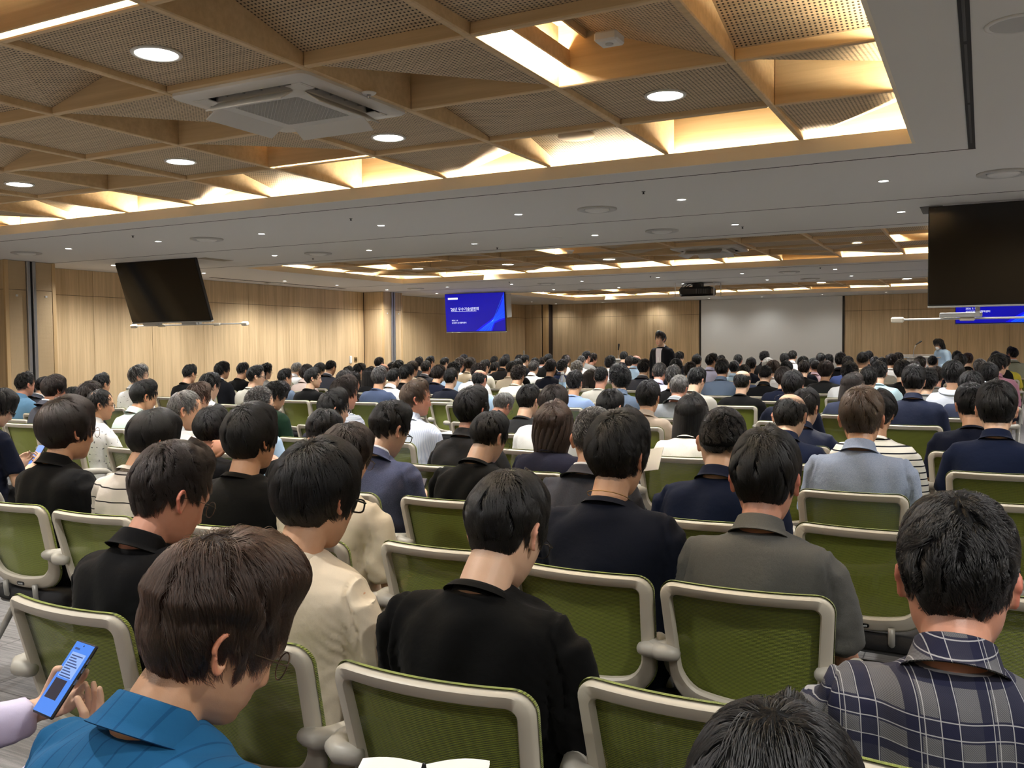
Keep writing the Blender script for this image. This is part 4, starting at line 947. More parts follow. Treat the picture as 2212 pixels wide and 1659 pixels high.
            for q in range(9):
                u = q/8*2*PI; R.append(c+np.array([0, -.025, -.008])+(np.cos(a)*(.098+.032*math.cos(u)))[:, None]*x+((.082+.030*math.cos(u))*np.sin(a))[:, None]*np.array([0, 1., 0])+np.array([0, 0, 1.])*(.030*math.sin(u)-.035*np.clip(-np.sin(a), 0, 1)*(.6+.4*math.cos(u)))[:, None])
            b.grid(np.array(R), closed=True)
        return b.mesh('collar', [None], True)
def trousers_mesh():
    b = MB()
    for q in (-1, 1):
        b.tube([(q*.075, -.02, SEATZ+.075), (q*.10, .12, SEATZ+.075), (q*.115, .30, SEATZ+.065), (q*.12, .435, SEATZ+.035), (q*.12, .46, SEATZ-.04), (q*.12, .445, .28), (q*.12, .43, .085)], [.088, .088, .078, .066, .062, .058, .055], 14)
    b.rings([(0, -.005, SEATZ+.005, .155, .115), (0, -.005, SEATZ+.05, .172, .128), (0, -.01, SEATZ+.12, .168, .124), (0, -.01, SEATZ+.18, .155, .115)], 24)
    me = remesh(b, .02, 3, 'trousers'); me.materials.append(None); return me
def shoes_mesh():
    b = MB()
    for q in (-1, 1):
        R = []
        for y, w, h in ((.36, .025, .05), (.375, .036, .075), (.43, .038, .085), (.50, .044, .06), (.56, .046, .045), (.60, .036, .036), (.62, .016, .024)):
            a = np.linspace(0, 2*PI, 12, endpoint=False); R.append(np.stack([q*.12+w*np.cos(a), np.full(12, y), .005+np.clip(h*.5+h*.55*np.sin(a), 0, 1)], 1))
        b.grid(np.array(R), closed=True, flip=True); b.add(R[0], [tuple(range(12))]); b.add(R[-1], [tuple(range(12))[::-1]])
    return b.mesh('shoes', [None], True)
TROUSERS, SHOES = trousers_mesh(), shoes_mesh()
def glasses_mesh(thick=.0011, round_=False):
    b = MB()
    for q in (-1, 1):
        a = np.linspace(0, 2*PI, 22, endpoint=False); w, h = (.0215, .0205) if round_ else (.025, .0165); e = 2/2.2 if round_ else 2/3.4
        P = np.stack([q*.033+w*np.sign(np.cos(a))*np.abs(np.cos(a))**e, np.full(22, .106)-.10*(np.abs(q*.033+w*np.cos(a))-.02).clip(0)*1., -.004+h*np.sign(np.sin(a))*np.abs(np.sin(a))**e], 1)
        b.tube(np.vstack([P, P[:2]]), thick, 6)
        b.tube([(q*.056, .102, .003), (q*.070, .092, .004), (q*.0775, .05, .006), (q*.0795, .005, .007), (q*.079, -.012, .003), (q*.078, -.026, -.014)], thick*1.0, 6)
    b.tube([(-.012, .108, .0), (0, .110, .003), (.012, .108, .0)], thick, 6)
    return b.mesh('glasses', [None], True)
GL = {'thin': glasses_mesh(), 'thick': glasses_mesh(.0024), 'round': glasses_mesh(.0012, True)}
GLM = {'thin': simple('dark_metal_glasses', (40, 36, 34), .3, .8), 'thick': BLACK, 'round': simple('bronze_glasses', (92, 76, 62), .3, .9)}
# ------------------------------------------------------------------ cloth materials and garments
def cloth(name, c, rough=.9, weave=900., vary=10):
    t = NT(name); v = t.co(); n = t.noise(v, weave, 2.); n2 = t.noise(v, 9, 4., .6)
    lo = tuple(max(0, q-vary) for q in c); hi = tuple(min(255, q+vary*.6) for q in c)
    t.p(Base_Color=t.mix(n, L(lo), L(hi)), Roughness=rough, Specular_IOR_Level=.12, Sheen_Weight=.03, Normal=t.bump(t.math('ADD', t.math('MULTIPLY', n, .3), t.math('MULTIPLY', n2, 4.)), .35, .0035)); return t
def stripes(name, base, line, axis, pitch, width):
    t = cloth(name, base); v = t.co(); x = t.xyz(v)[axis]; a = t.math('FRACT', t.math('DIVIDE', t.math('ADD', x, 20.), pitch)); m = t.math('LESS_THAN', a, width)
    t.p(Base_Color=t.mix(m, L(base), L(line))); return t.mat
def band1(t, x, centre, w): return t.math('LESS_THAN', t.math('ABSOLUTE', t.math('SUBTRACT', x, centre)), w)
def plaid():
    t = cloth('navy_grey_plaid_flannel', (60, 62, 74)); v = t.co(); x = t.xyz(v); tw = t.math('SINE', t.math('MULTIPLY', t.math('ADD', t.math('ADD', x[0], x[1]), x[2]), 1500.))
    def w(s, p, bands):
        f = t.math('MULTIPLY', t.math('FRACT', t.math('DIVIDE', t.math('ADD', s, 20.02), p)), p); o = None
        for c, h in bands: q = band1(t, f, c, h); o = q if o is None else t.math('MAXIMUM', o, q)
        return o
    side = t.math('ADD', x[0], t.math('MULTIPLY', x[1], .35)); P = .118
    navy = t.math('MULTIPLY', t.math('ADD', w(side, P, [(.020, .016), (.084, .011)]), w(x[2], P, [(.022, .016), (.090, .008)])), .5)
    white = t.math('MAXIMUM', w(side, P, [(.006, .0009), (.034, .0009), (.092, .0008), (.1, .0008)]), w(x[2], P, [(.010, .0009), (.034, .0009), (.098, .0008)]))
    g = t.mix(t.n('ShaderNodeMapRange', {0: tw, 1: -1., 2: 1.}).outputs[0], L((70, 70, 74)), L((112, 112, 116)))
    c = t.mix(t.math('MINIMUM', t.math('MULTIPLY', navy, 1.7), .95), g, L((24, 26, 50))); c = t.mix(t.math('MULTIPLY', white, .55), c, L((196, 196, 198))); t.p(Base_Color=c); return t.mat
def flecked(name, a, b_):
    t = cloth(name, a); v = t.co(); n = t.noise(t.mapping(v, (700, 700, 260)), 1., 2., .8); t.p(Base_Color=t.ramp(n, [(.35, L(a)), (.66, L(b_))])); return t.mat
# key: (material, garment name, kind, sleeve, collar, words)
G = {}
def g(key, mat, name, sleeve, collar, words): G[key] = (mat.mat if isinstance(mat, NT) else mat, name, sleeve, collar, words)
g('bk', cloth('black_jersey', (9, 9, 10)), 'shirt', 'short', 'rib', 'black t-shirt'); g('bks', cloth('black_sweat', (10, 10, 11)), 'sweater', 'long', 'rib', 'black sweater')
g('bkp', cloth('black_pique', (12, 12, 14)), 'shirt', 'short', 'polo', 'black polo shirt'); g('chp', cloth('charcoal_pique', (36, 36, 38)), 'shirt', 'short', 'polo', 'dark grey polo shirt')
g('cht', cloth('charcoal_jersey', (44, 46, 49)), 'shirt', 'short', 'rib', 'dark grey t-shirt'); g('nv', cloth('navy_jersey', (15, 20, 38)), 'shirt', 'short', 'rib', 'navy t-shirt')
g('nvs', cloth('navy_sweat', (16, 20, 33)), 'sweater', 'long', 'rib', 'dark navy sweater'); g('nvp', cloth('navy_pique', (15, 24, 48)), 'shirt', 'short', 'polo', 'navy polo shirt')
g('nvj', cloth('navy_windcheater', (24, 32, 56), .6), 'jacket', 'long', 'polo', 'navy jacket'); g('suit', cloth('black_wool_suit', (16, 17, 22)), 'jacket', 'long', 'jacket', 'black suit jacket')
g('gsuit', flecked('charcoal_wool_suit', (50, 52, 60), (68, 70, 80)), 'jacket', 'long', 'jacket', 'charcoal suit jacket'); g('denim', flecked('blue_melange_blazer', (50, 56, 82), (92, 98, 126)), 'jacket', 'long', 'jacket', 'blue flecked blazer')
g('bsuit', cloth('blue_suit', (52, 62, 98)), 'jacket', 'long', 'jacket', 'blue blazer'); g('gblz', flecked('pale_grey_blazer', (112, 116, 122), (146, 150, 156)), 'jacket', 'long', 'jacket', 'light grey blazer')
g('beige', cloth('beige_linen', (176, 160, 144)), 'jacket', 'long', 'polo', 'beige jacket'); g('gy', cloth('grey_jersey', (134, 134, 132)), 'shirt', 'short', 'rib', 'grey t-shirt')
g('gyl', cloth('warm_grey_sweat', (168, 165, 156)), 'sweater', 'long', 'rib', 'light grey sweater'); g('knit', cloth('grey_knit', (86, 86, 84), .95, 500, 16), 'shirt', 'short', 'polo', 'grey knitted polo shirt')
g('slate', cloth('slate_blue_cotton', (90, 104, 124)), 'shirt', 'long', 'shirt', 'slate blue shirt'); g('bgt', cloth('blue_grey_jersey', (66, 78, 104)), 'shirt', 'short', 'rib', 'blue-grey t-shirt')
g('wh', cloth('white_cotton', (224, 225, 228)), 'shirt', 'long', 'shirt', 'white shirt'); g('wht', cloth('white_jersey', (226, 226, 226)), 'shirt', 'short', 'rib', 'white t-shirt')
t = cloth('white_printed_cotton', (224, 224, 224)); n = t.noise(t.co(), 55, 0.); t.p(Base_Color=t.mix(t.math('GREATER_THAN', n, .74), L((224, 224, 224)), L((110, 112, 118)))); g('whp', t, 'shirt', 'short', 'shirt', 'white shirt with small dark marks')
g('cr', cloth('cream_jersey', (220, 206, 184)), 'shirt', 'short', 'rib', 'cream t-shirt'); g('crl', cloth('cream_sweat', (220, 214, 198)), 'sweater', 'long', 'rib', 'cream sweater')
g('lb', cloth('light_blue_oxford', (170, 196, 222)), 'shirt', 'long', 'shirt', 'light blue shirt'); g('lbt', cloth('sky_jersey', (138, 160, 200)), 'shirt', 'short', 'rib', 'light blue t-shirt')
g('aqua', cloth('pale_aqua_jersey', (184, 212, 222)), 'shirt', 'short', 'rib', 'pale aqua t-shirt'); g('chambray', cloth('chambray', (92, 130, 160)), 'shirt', 'long', 'shirt', 'blue chambray shirt')
g('teal', stripes('blue_knit_polo', (36, 96, 142), (28, 80, 124), 0, .034, .10), 'shirt', 'short', 'polo', 'blue polo shirt'); g('oxf', flecked('grey_blue_oxford', (108, 120, 144), (158, 168, 188)), 'shirt', 'short', 'shirt', 'grey-blue short-sleeved shirt')
g('pk', cloth('pale_pink', (206, 178, 190)), 'shirt', 'short', 'shirt', 'pale pink shirt'); g('lv', cloth('lavender', (190, 190, 218)), 'shirt', 'long', 'shirt', 'lavender shirt')
g('mv', cloth('mauve', (164, 118, 136)), 'shirt', 'long', 'shirt', 'mauve shirt'); g('gn', cloth('bottle_green_knit', (24, 48, 36)), 'sweater', 'long', 'rib', 'dark green sweater')
g('mint', cloth('pale_mint', (196, 212, 208)), 'shirt', 'short', 'shirt', 'pale mint shirt'); g('plaid', plaid(), 'shirt', 'long', 'shirt', 'navy and grey plaid shirt')
g('bret', stripes('white_navy_stripe', (228, 224, 214), (26, 28, 38), 2, .036, .20), 'sweater', 'long', 'rib', 'white sweater with thin navy stripes'); g('wst', stripes('white_black_line', (200, 192, 184), (36, 34, 38), 2, .056, .09), 'shirt', 'short', 'rib', 'pale t-shirt with black lines')
g('fine', stripes('fine_navy_stripe', (214, 220, 230), (62, 74, 104), 2, .0105, .34), 'shirt', 'long', 'shirt', 'finely striped white shirt'); g('pale', stripes('pale_pastel_stripe', (206, 212, 228), (184, 194, 216), 0, .012, .4), 'shirt', 'long', 'shirt', 'pale pastel striped shirt')
g('ye', cloth('mustard_yellow', (186, 172, 62)), 'shirt', 'short', 'rib', 'yellow t-shirt'); g('sgr', cloth('sage_grey', (150, 152, 134)), 'jacket', 'long', 'jacket', 'sage grey blazer')
g('gvest', cloth('slate_vest', (48, 52, 60)), 'shirt', 'short', 'rib', 'dark slate vest'); g('hood', cloth('pale_blue_hoodie', (206, 212, 226)), 'hoodie', 'long', 'hood', 'white hooded sweatshirt')
g('lace', flecked('white_lace', (206, 202, 194), (232, 230, 224)), 'blouse', 'long', 'rib', 'white lace blouse'); g('nvw', cloth('navy_blouse', (26, 27, 44)), 'blouse', 'long', 'rib', 'navy blouse')
g('stripej', stripes('navy_white_flash', (48, 54, 74), (206, 206, 208), 2, .30, .055), 'jacket', 'long', 'polo', 'navy jacket with a white stripe'); g('lav', cloth('lilac_white_shirt', (216, 208, 232)), 'shirt', 'long', 'shirt', 'lilac-white shirt')
g('sblue', cloth('medium_blue', (62, 78, 128)), 'shirt', 'long', 'shirt', 'blue shirt'); g('pkb', cloth('pinkish_beige', (188, 170, 162)), 'shirt', 'long', 'shirt', 'pinkish beige shirt')
TRM = [cloth('black_trousers', (24, 24, 26)).mat, cloth('charcoal_trousers', (44, 45, 50)).mat, cloth('navy_trousers', (30, 33, 46)).mat, cloth('stone_trousers', (190, 184, 172)).mat]
SHM = [simple('black_leather_shoes', (22, 21, 20), .4), simple('white_trainers', (200, 200, 198), .6)]
INNER = cloth('white_shirt_collar', (226, 226, 230)).mat
def omat(o, m):
    o.material_slots[0].link = 'OBJECT'; o.material_slots[0].material = m; return o
def bmat(b): return Matrix([list(map(float, r)) for r in b])
_shared = {}
def shared(kind, *a, **k):
    key = (kind, str(a), str(k))
    if key not in _shared:
        p = Pose(**k['pose'])
        if kind == 'skin': me = p.skin(voxel=.0085, **k.get('f', {})); paint(me, coords(me), p.Mh, k['style']); me.materials.append(None)
        elif kind == 'cloth': me = p.cloth(a[0], voxel=.022, seed=a[1], g=a[2])
        else: me = p.band(a[0])
        _shared[key] = me
    return _shared[key]
PEOPLE = []
def view_dir_angle(x): return math.degrees(math.atan2(ray(x, 900)[0], ray(x, 900)[1]))       # + to the right of straight ahead
def make_person(o, near):
    """o: dict with root position, pose, garment, hair; returns the person (one skin mesh) with hair and clothes as parts"""
    mat, gname, sleeve, collar, words = G[o['g']]; st = o['hair']; ps = dict(o['pose']); rs = random.Random(o['id']*7+3)
    f = dict(fem=o.get('fem', 0.), smile=o.get('smile', 0.), jaw=o.get('jaw', 1.))
    if near:
        P = Pose(**ps); me = P.skin(voxel=o.get('vox', .0048), **f); paint(me, coords(me), P.Mh, st); me.materials.append(None)
        ch = P.cloth(sleeve, voxel=o.get('cvox', .0125), seed=o['id'], g=o.get('ease', .010), wr=o.get('wr', 1.)); ba = P.band(collar); dz = 0
    else:
        zt = ps.pop('ztop'); dz = zt-1.30; ps['yaw'] = round(ps.get('yaw', 0)/20)*20; ps['pitch'] = {0: 4, 1: 16, 2: 30}[min(2, max(0, round((ps.get('pitch', 8)-4)/13)))]; ps['roll'] = 0; ps['hs'] = 1.; ps['bulk'] = 1.06 if ps.get('bulk', 1) > 1.03 else .97; ps['lean'] = .03
        ps['arms'] = ps['arms'] if 'neck' in str(ps.get('arms')) else 'lap'
        P = Pose(**ps); st0 = 'neat' if ST[st]['up'] > .015 else 'short'
        me = shared('skin', pose=ps, style=st0, f=f); cp = {'bulk': ps['bulk'], 'lean': .03, 'arms': ps['arms'], 'pitch': 4}; CPz = dict(cp)
        CPz['ztop'] = 1.30+(P.c7[2]-Pose(**cp).c7[2]); cp = dict(CPz); cp['ztop'] = round(cp['ztop'], 2)
        ch = shared('cloth', sleeve, o['id'] % 2, .010 if sleeve == 'short' else .013, pose=cp); ba = shared('band', collar, pose=dict(ps))
    r = put('person', me); omat(r, SKIN[o.get('skin', 0)])
    r.location = (o['x'], o['y'], dz); r.rotation_euler = (0, 0, math.radians(-o.get('tyaw', 0)))
    hs = o.get('hs', 1.) if not near else 1.
    hm = P.Mh.copy(); 
    hair = put('hair', get_cap(st, o.get('hseed', o['id'] % 2)), r, M=bmat(hm)); omat(hair, CAPM[o.get('hc', 'black')])
    if o.get('strands'):
        s = put('hair_strands', get_strands(st, o.get('hseed', o['id'] % 2), o['strands']), hair); omat(s, STRM[o.get('hc', 'black')]); s['kind'] = 'stuff'
    c = omat(put(gname, ch, r), mat); k = omat(put('collar', ba, r), mat)
    if collar == 'jacket': omat(put('shirt_collar', P.band('inner') if near else shared('band', 'inner', pose=dict(ps)), r), INNER)
    if not o.get('nolegs'):
        tr = omat(put('trousers', TROUSERS, r, (0, 0, -dz)), TRM[o.get('tr', o['id'] % 3)]); sh = omat(put('shoes', SHOES, r, (0, 0, -dz)), SHM[1 if o['id'] % 5 == 0 else 0])
    if o.get('gl'): gl = omat(put('glasses', GL[o['gl']], r, M=bmat(hm)), GLM[o['gl']])
    o['obj'] = r; o['P'] = P; o['dz'] = dz; return r
# ------------------------------------------------------------------ who sits where: head in the photograph (x, top, width), clothes, hair
ROWY = lambda k: 1.88+.905*k
PD = []
def p(x, y, w, g, hair='short', hc='black', **k): PD.append(dict(px=x, py=y, w=w, g=g, hair=hair, hc=hc, **k))
# --- the nearest people, described one by one
p(470, 1166, 300, 'teal', 'flip', 'brown', row=-1, pitch=28, yaw=26, lean=.07, gl='round', L='brown-haired person in ribbed blue polo shirt bowing the head, nearest at lower left', tyaw=4, strands=20000, bulk=.98)
p(1672, 1538, 372, 'bk', 'short', 'black', row=-1, pitch=30, yaw=0, L='top of a black-haired head cut off by the bottom edge', strands=16000)
p(2070, 1070, 236, 'plaid', 'dense', 'black', row=0, pitch=24, yaw=0, bulk=1.18, L='person in navy and grey plaid shirt at the lower right corner', strands=16000, hseed=2, gl='thin', skin=2, jaw=1.08, lean=-.035, dy=-.055)
p(1097, 1017, 178, 'bk', 'neat', 'black', row=0, pitch=30, yaw=6, bulk=1.06, L='person in plain black t-shirt bowing the head, centre of the foreground', strands=16000, gl='thin', lean=-.035, dy=-.055)
p(690, 945, 186, 'cr', 'mop', 'black', row=0, pitch=16, yaw=6, bulk=1.02, L='person in cream t-shirt with thick black hair, behind the blue polo shirt', strands=16000, gl='thick', skin=1, lean=-.035, dy=-.055)
p(368, 955, 176, 'bkp', 'fade', 'brownblack', row=0, pitch=22, yaw=14, bulk=1.04, L='person in black polo shirt with round glasses and shaved nape, lower left', strands=16000, gl='round', lean=-.035, dy=-.055)
p(1338, 885, 132, 'nvs', 'wave', 'black', row=1, pitch=14, yaw=10, bulk=1.10, L='person in dark navy sweater with a thin gold neck chain, centre right', strands=16000, chain=1, skin=1, tr=3, lean=-.035, dy=-.055)
p(1655, 925, 154, 'knit', 'short', 'black', row=1, pitch=16, yaw=0, bulk=1.0, L='person in grey knitted polo shirt right of centre', strands=16000, lean=-.035, dy=-.055)
p(147, 853, 118, 'bkp', 'bowl', 'brownblack', row=1, pitch=6, yaw=8, bulk=1.10, L='person in black polo shirt with glossy bowl-cut hair at far left', strands=16000, gl='round', lean=-.035, dy=-.055)
p(545, 868, 116, 'bk', 'mop', 'black', row=1, pitch=4, yaw=6, bulk=1.04, L='person in black t-shirt with tousled hair, behind the black polo with glasses', strands=16000, lean=-.035, dy=-.055)
p(752, 912, 100, 'cr', 'bowl', 'brownblack', row=1, pitch=22, yaw=10, bulk=.98, L='person in cream t-shirt and glasses, half hidden behind a black-haired neighbour', strands=7000, gl='round', lean=-.035, dy=-.055)
p(842, 866, 86, 'denim', 'fade', 'black', row=2, pitch=26, yaw=14, bulk=1.04, L='person in blue flecked blazer looking down at a phone', strands=7000, gl='thick', arms='phone', skin=0, ph=1)
p(1058, 888, 80, 'bk', 'neat', 'black', row=2, pitch=26, yaw=14, bulk=1.06, L='person in black t-shirt and glasses left of the brown bob', strands=7000, gl='thin', arms='phone', ph=1)
p(1284, 879, 92, 'gsuit', 'crop', 'salt', row=2, pitch=14, yaw=-4, bulk=1.04, L='person in charcoal suit with cropped hair behind the navy sweater', strands=6000, skin=1)
p(1562, 880, 104, 'nvp', 'crop', 'black', row=2, pitch=18, yaw=0, bulk=1.22, L='broad person in navy polo shirt with cropped hair', strands=7000, jaw=1.08)
p(1862, 835, 92, 'oxf', 'short', 'lbrown', row=3, pitch=14, yaw=0, bulk=1.08, L='person in grey-blue short-sleeved shirt with greying brown hair', strands=7000, skin=1)
p(1897, 839, 74, 'bret', 'bowl', 'black', row=4, pitch=10, yaw=8, bulk=.98, L='person in white sweater with thin navy stripes', strands=5000)
p(2154, 822, 82, 'nvp', 'short', 'black', row=4, pitch=10, yaw=2, bulk=1.12, L='person in navy polo shirt with protruding ears at the right edge', strands=7000)
p(2098, 827, 62, 'nv', 'short', 'black', row=5, pitch=14, yaw=-12, bulk=1.05, L='person in dark navy t-shirt half hidden by the navy polo at right edge', strands=5000)
p(1708, 851, 70, 'nvp', 'bald', 'black', row=4, pitch=22, yaw=8, bulk=1.10, L='balding person in navy polo with glasses pushed up on the head', strands=3500, gltop=1)
p(1741, 838, 58, 'nvj', 'neat', 'black', pitch=18, yaw=16, bulk=1.08, L='person in navy jacket just behind the balding navy polo', strands=5000)
p(335, 881, 108, 'wst', 'bowl', 'black', row=1, pitch=20, yaw=14, bulk=.98, L='person in pale t-shirt with black lines and black bowl cut', strands=16000, lean=-.035, dy=-.055)
p(458, 877, 72, 'bkp', 'short', 'black', row=2, pitch=10, yaw=-8, bulk=1.12, L='person in black polo shirt holding a hand behind the neck', strands=6000, arms=('lap', 'neck'))
p(698, 884, 72, 'bk', 'fade', 'black', row=2, pitch=34, yaw=2, bulk=1.08, L='person in black t-shirt with shaved nape bowing over a tablet', strands=5000, tablet=1, arms='phone')
p(-2, 838, 54, 'nv', 'mop', 'black', row=2, pitch=26, yaw=26, bulk=1.02, L='person in navy t-shirt and thick black glasses holding a phone at left edge', strands=5000, gl='thick', arms='phone', ph=1)
p(216, 841, 52, 'whp', 'thin', 'black', row=3, pitch=4, yaw=34, bulk=1.0, L='balding person in marked white shirt and glasses, seen in profile', strands=4000, gl='thin', skin=1, voxel=1)
p(400, 843, 72, 'wh', 'thin', 'grey', row=3, pitch=14, yaw=42, lean=.10, bulk=1.0, L='grey-haired person with high forehead leaning over to talk, left of centre', strands=5000, skin=1)
p(118, 808, 50, 'gsuit', 'bowl', 'brownblack', pitch=6, yaw=6, L='person in dark slate sweater with round dark hair before the first pillar', strands=4000)
p(311, 820, 56, 'mint', 'neat', 'black', pitch=14, yaw=20, bulk=1.12, L='person in pale mint shirt with a dark bag strap', strands=5000, gl='round', strap=1)
p(899, 820, 64, 'pale', 'short', 'lbrown', row=4, pitch=2, yaw=52, bulk=1.06, L='smiling person in pale striped shirt turning the head to the right', strands=6000, smile=1, skin=2, voxel=1)
p(722, 840, 64, 'nv', 'wave', 'black', row=4, pitch=6, yaw=36, L='person with thick-rimmed glasses in profile before the striped white shirt', strands=5000, gl='thick', voxel=1)
p(745, 812, 58, 'fine', 'wave', 'brownblack', pitch=6, yaw=34, bulk=1.14, L='heavy person in finely striped white shirt and glasses', strands=4500, gl='thin', skin=2, jaw=1.1)
p(1021, 834, 74, 'chp', 'short', 'black', row=3, pitch=8, yaw=10, L='person in dark grey polo shirt behind the glasses wearer in black', strands=6000, gl='thick')
p(1087, 848, 42, 'gvest', 'short', 'grey', pitch=40, yaw=14, L='grey-haired person bowing low in a dark slate vest', strands=3500, gl='thin', lean=.12)
p(1142, 830, 50, 'cht', 'neat', 'black', pitch=16, yaw=8, L='person in dark grey t-shirt with protruding ears left of the bob', strands=4500)
p(1197, 830, 60, 'wht', 'mop', 'brownblack', pitch=20, yaw=6, L='person in white top with full dark hair behind the brown bob', strands=5000)
p(1197, 866, 78, 'nvw', 'bob', 'brown', row=3, pitch=8, yaw=-4, fem=1, bulk=.86, L='person with shoulder-length brown bob and navy blouse', strands=5000, hseed=1)
p(1495, 850, 62, 'lace', 'long', 'black', pitch=8, yaw=4, fem=1, bulk=.84, L='person with long straight black hair and white lace blouse', strands=5000)
p(1401, 821, 50, 'beige', 'short', 'black', pitch=12, yaw=0, bulk=1.0, L='person in beige jacket with wavy black hair', strands=4500)
p(1319, 840, 56, 'bsuit', 'short', 'black', pitch=26, yaw=8, bulk=1.06, L='person in blue blazer bowing the head behind the cropped grey hair', strands=4500)
p(1338, 787, 44, 'slate', 'curly', 'black', pitch=6, yaw=-50, bulk=1.08, L='person with curly hair in blue-grey shirt turning left in glasses', strands=3500, gl='thick')
p(559, 834, 62, 'lb', 'crop', 'salt', pitch=10, yaw=26, bulk=1.08, L='person in light blue shirt with cropped greying hair and glasses', strands=4000, gl='thin')
p(596, 823, 50, 'gn', 'curly', 'black', pitch=24, yaw=26, bulk=.96, L='curly-haired person in dark green sweater', strands=3500)
p(676, 794, 36, 'bks', 'neat', 'black', pitch=2, yaw=48, bulk=1.06, L='person in black sweater turning right in profile before the left wall', strands=3000, voxel=1)
p(820, 791, 33, 'bgt', 'wave', 'salt', pitch=4, yaw=-8, bulk=1.2, L='broad person in blue-grey t-shirt with curly greying hair', strands=3000)
p(1467, 810, 38, 'gblz', 'short', 'grey', pitch=22, yaw=0, L='grey-haired person in light grey blazer', strands=3500, skin=2)
p(1505, 793, 38, 'gyl', 'fade', 'black', pitch=24, yaw=16, L='person in light grey sweater bowing the head, beside the grey blazer', strands=3000)
p(1604, 800, 36, 'bk', 'bald', 'black', pitch=8, yaw=6, bulk=1.2, L='balding broad person in black t-shirt before the projection screen', strands=2000)
p(1713, 800, 45, 'nv', 'short', 'black', pitch=12, yaw=2, L='person in dark top with parted black hair behind the balding navy polo', strands=3500)
p(1784, 778, 33, 'cht', 'bowl', 'brownblack', pitch=6, yaw=4, bulk=1.05, L='person in charcoal t-shirt with printed lettering on the back', strands=2500, printed=1)
p(1843, 804, 42, 'stripej', 'long', 'brownblack', pitch=10, yaw=30, fem=1, bulk=.86, L='long-haired person in navy jacket with a white stripe', strands=3000)
p(1974, 787, 46, 'nvj', 'short', 'black', pitch=8, yaw=0, bulk=1.12, L='person in navy windcheater jacket right of the pale aqua t-shirt', strands=3500)
p(2003, 794, 40, 'gy', 'curly', 'black', pitch=8, yaw=6, L='curly-haired person in grey t-shirt behind the navy windcheater', strands=2500)
p(2059, 778, 44, 'hood', 'mop', 'black', pitch=8, yaw=-2, L='person in white hooded sweatshirt with a hand behind the neck', strands=3000, arms=('lap', 'neck'))
p(2098, 800, 48, 'stripej', 'bowl', 'black', pitch=16, yaw=8, L='person with black bowl cut and striped navy jacket at right', strands=3000)
p(2135, 783, 41, 'nv', 'short', 'black', pitch=10, yaw=2, L='black-haired person before the mauve shirt at right', strands=2500)
p(2157, 763, 38, 'mv', 'mop', 'black', pitch=0, yaw=46, bulk=1.06, L='person in mauve shirt turning right, near the right edge', strands=2500, voxel=1)
# --- the rest of the audience
p(52, 804, 38, 'chambray', 'fade'); p(94, 813, 36, 'gsuit', 'thin', inner=1, yaw=6); p(155, 835, 50, 'nv', 'short', pitch=26); p(195, 822, 48, 'bk', 'mop', 'brownblack'); p(220, 806, 42, 'wht', 'neat', yaw=10)
p(297, 787, 44, 'whp', 'wave', 'salt', yaw=30, pitch=0); p(409, 787, 31, 'bk', 'fade', yaw=8, gl='thin'); p(452, 804, 46, 'wh', 'short', pitch=16, ph=1, arms='phone'); p(427, 825, 48, 'wht', 'wave', 'brown', pitch=16)
p(479, 780, 35, 'suit', 'mop', yaw=22, pitch=0); p(524, 783, 27, 'bk', 'fade', yaw=-6); p(549, 789, 38, 'gyl', 'neat', yaw=40, pitch=-4, gl='thick'); p(574, 785, 24, 'gy', 'curly', yaw=12, gl='thin'); p(616, 796, 31, 'slate', 'fade', yaw=12)
p(641, 783, 21, 'wh', 'short', 'grey', yaw=10); p(662, 786, 28, 'pkb', 'mop', 'brownblack', yaw=8); p(690, 783, 21, 'bk', 'mop', 'black', yaw=14); p(715, 778, 27, 'gsuit', 'crop', 'black', bulk=1.1); p(744, 799, 33, 'bk', 'mop', pitch=28)
p(763, 803, 22, 'bk', 'wave'); p(752, 791, 21, 'nv', 'short'); p(776, 784, 27, 'suit', 'short', yaw=14, ph=1, arms='phone'); p(799, 792, 24, 'bks', 'long', fem=1); p(818, 771, 22, 'bk', 'neat'); p(828, 786, 24, 'cr', 'bald')
p(852, 795, 26, 'wh', 'neat', yaw=10, pitch=20); p(846, 783, 21, 'bk', 'curly'); p(862, 777, 24, 'bk', 'mop'); p(890, 779, 27, 'cr', 'bowl', 'brownblack', yaw=16); p(880, 786, 34, 'bks', 'mop', yaw=28)
p(905, 771, 19, 'cht', 'neat'); p(929, 769, 21, 'bk', 'neat', yaw=12, gl='thin'); p(921, 779, 26, 'gsuit', 'neat', yaw=8, bulk=1.08); p(948, 787, 29, 'nv', 'mop', 'brownblack'); p(959, 772, 18, 'gy', 'neat', yaw=12)
p(980, 781, 29, 'lb', 'curly'); p(994, 772, 26, 'crl', 'curly', 'brownblack'); p(1002, 765, 18, 'bk', 'short'); p(1017, 771, 27, 'cr', 'mop', 'brownblack'); p(1032, 784, 29, 'wht', 'curly', 'brownblack', pitch=24); p(1047, 777, 22, 'crl', 'short', yaw=14)
p(974, 795, 31, 'nvs', 'neat', yaw=10); p(1035, 799, 28, 'lb', 'bald', lanyard=1); p(1067, 769, 15, 'bk', 'neat'); p(1069, 782, 21, 'bks', 'short', yaw=12, pitch=18); p(1089, 770, 24, 'bkp', 'bowl', yaw=14); p(1105, 780, 24, 'cr', 'neat')
p(1119, 788, 29, 'crl', 'curly', 'brownblack', bulk=1.14); p(1118, 775, 24, 'bk', 'neat'); p(1093, 765, 13, 'nv', 'short'); p(1121, 766, 13, 'gy', 'wave'); p(1133, 766, 16, 'suit', 'neat', yaw=12); p(1155, 773, 18, 'slate', 'curly'); p(1154, 779, 22, 'wh', 'short', 'salt', pitch=22)
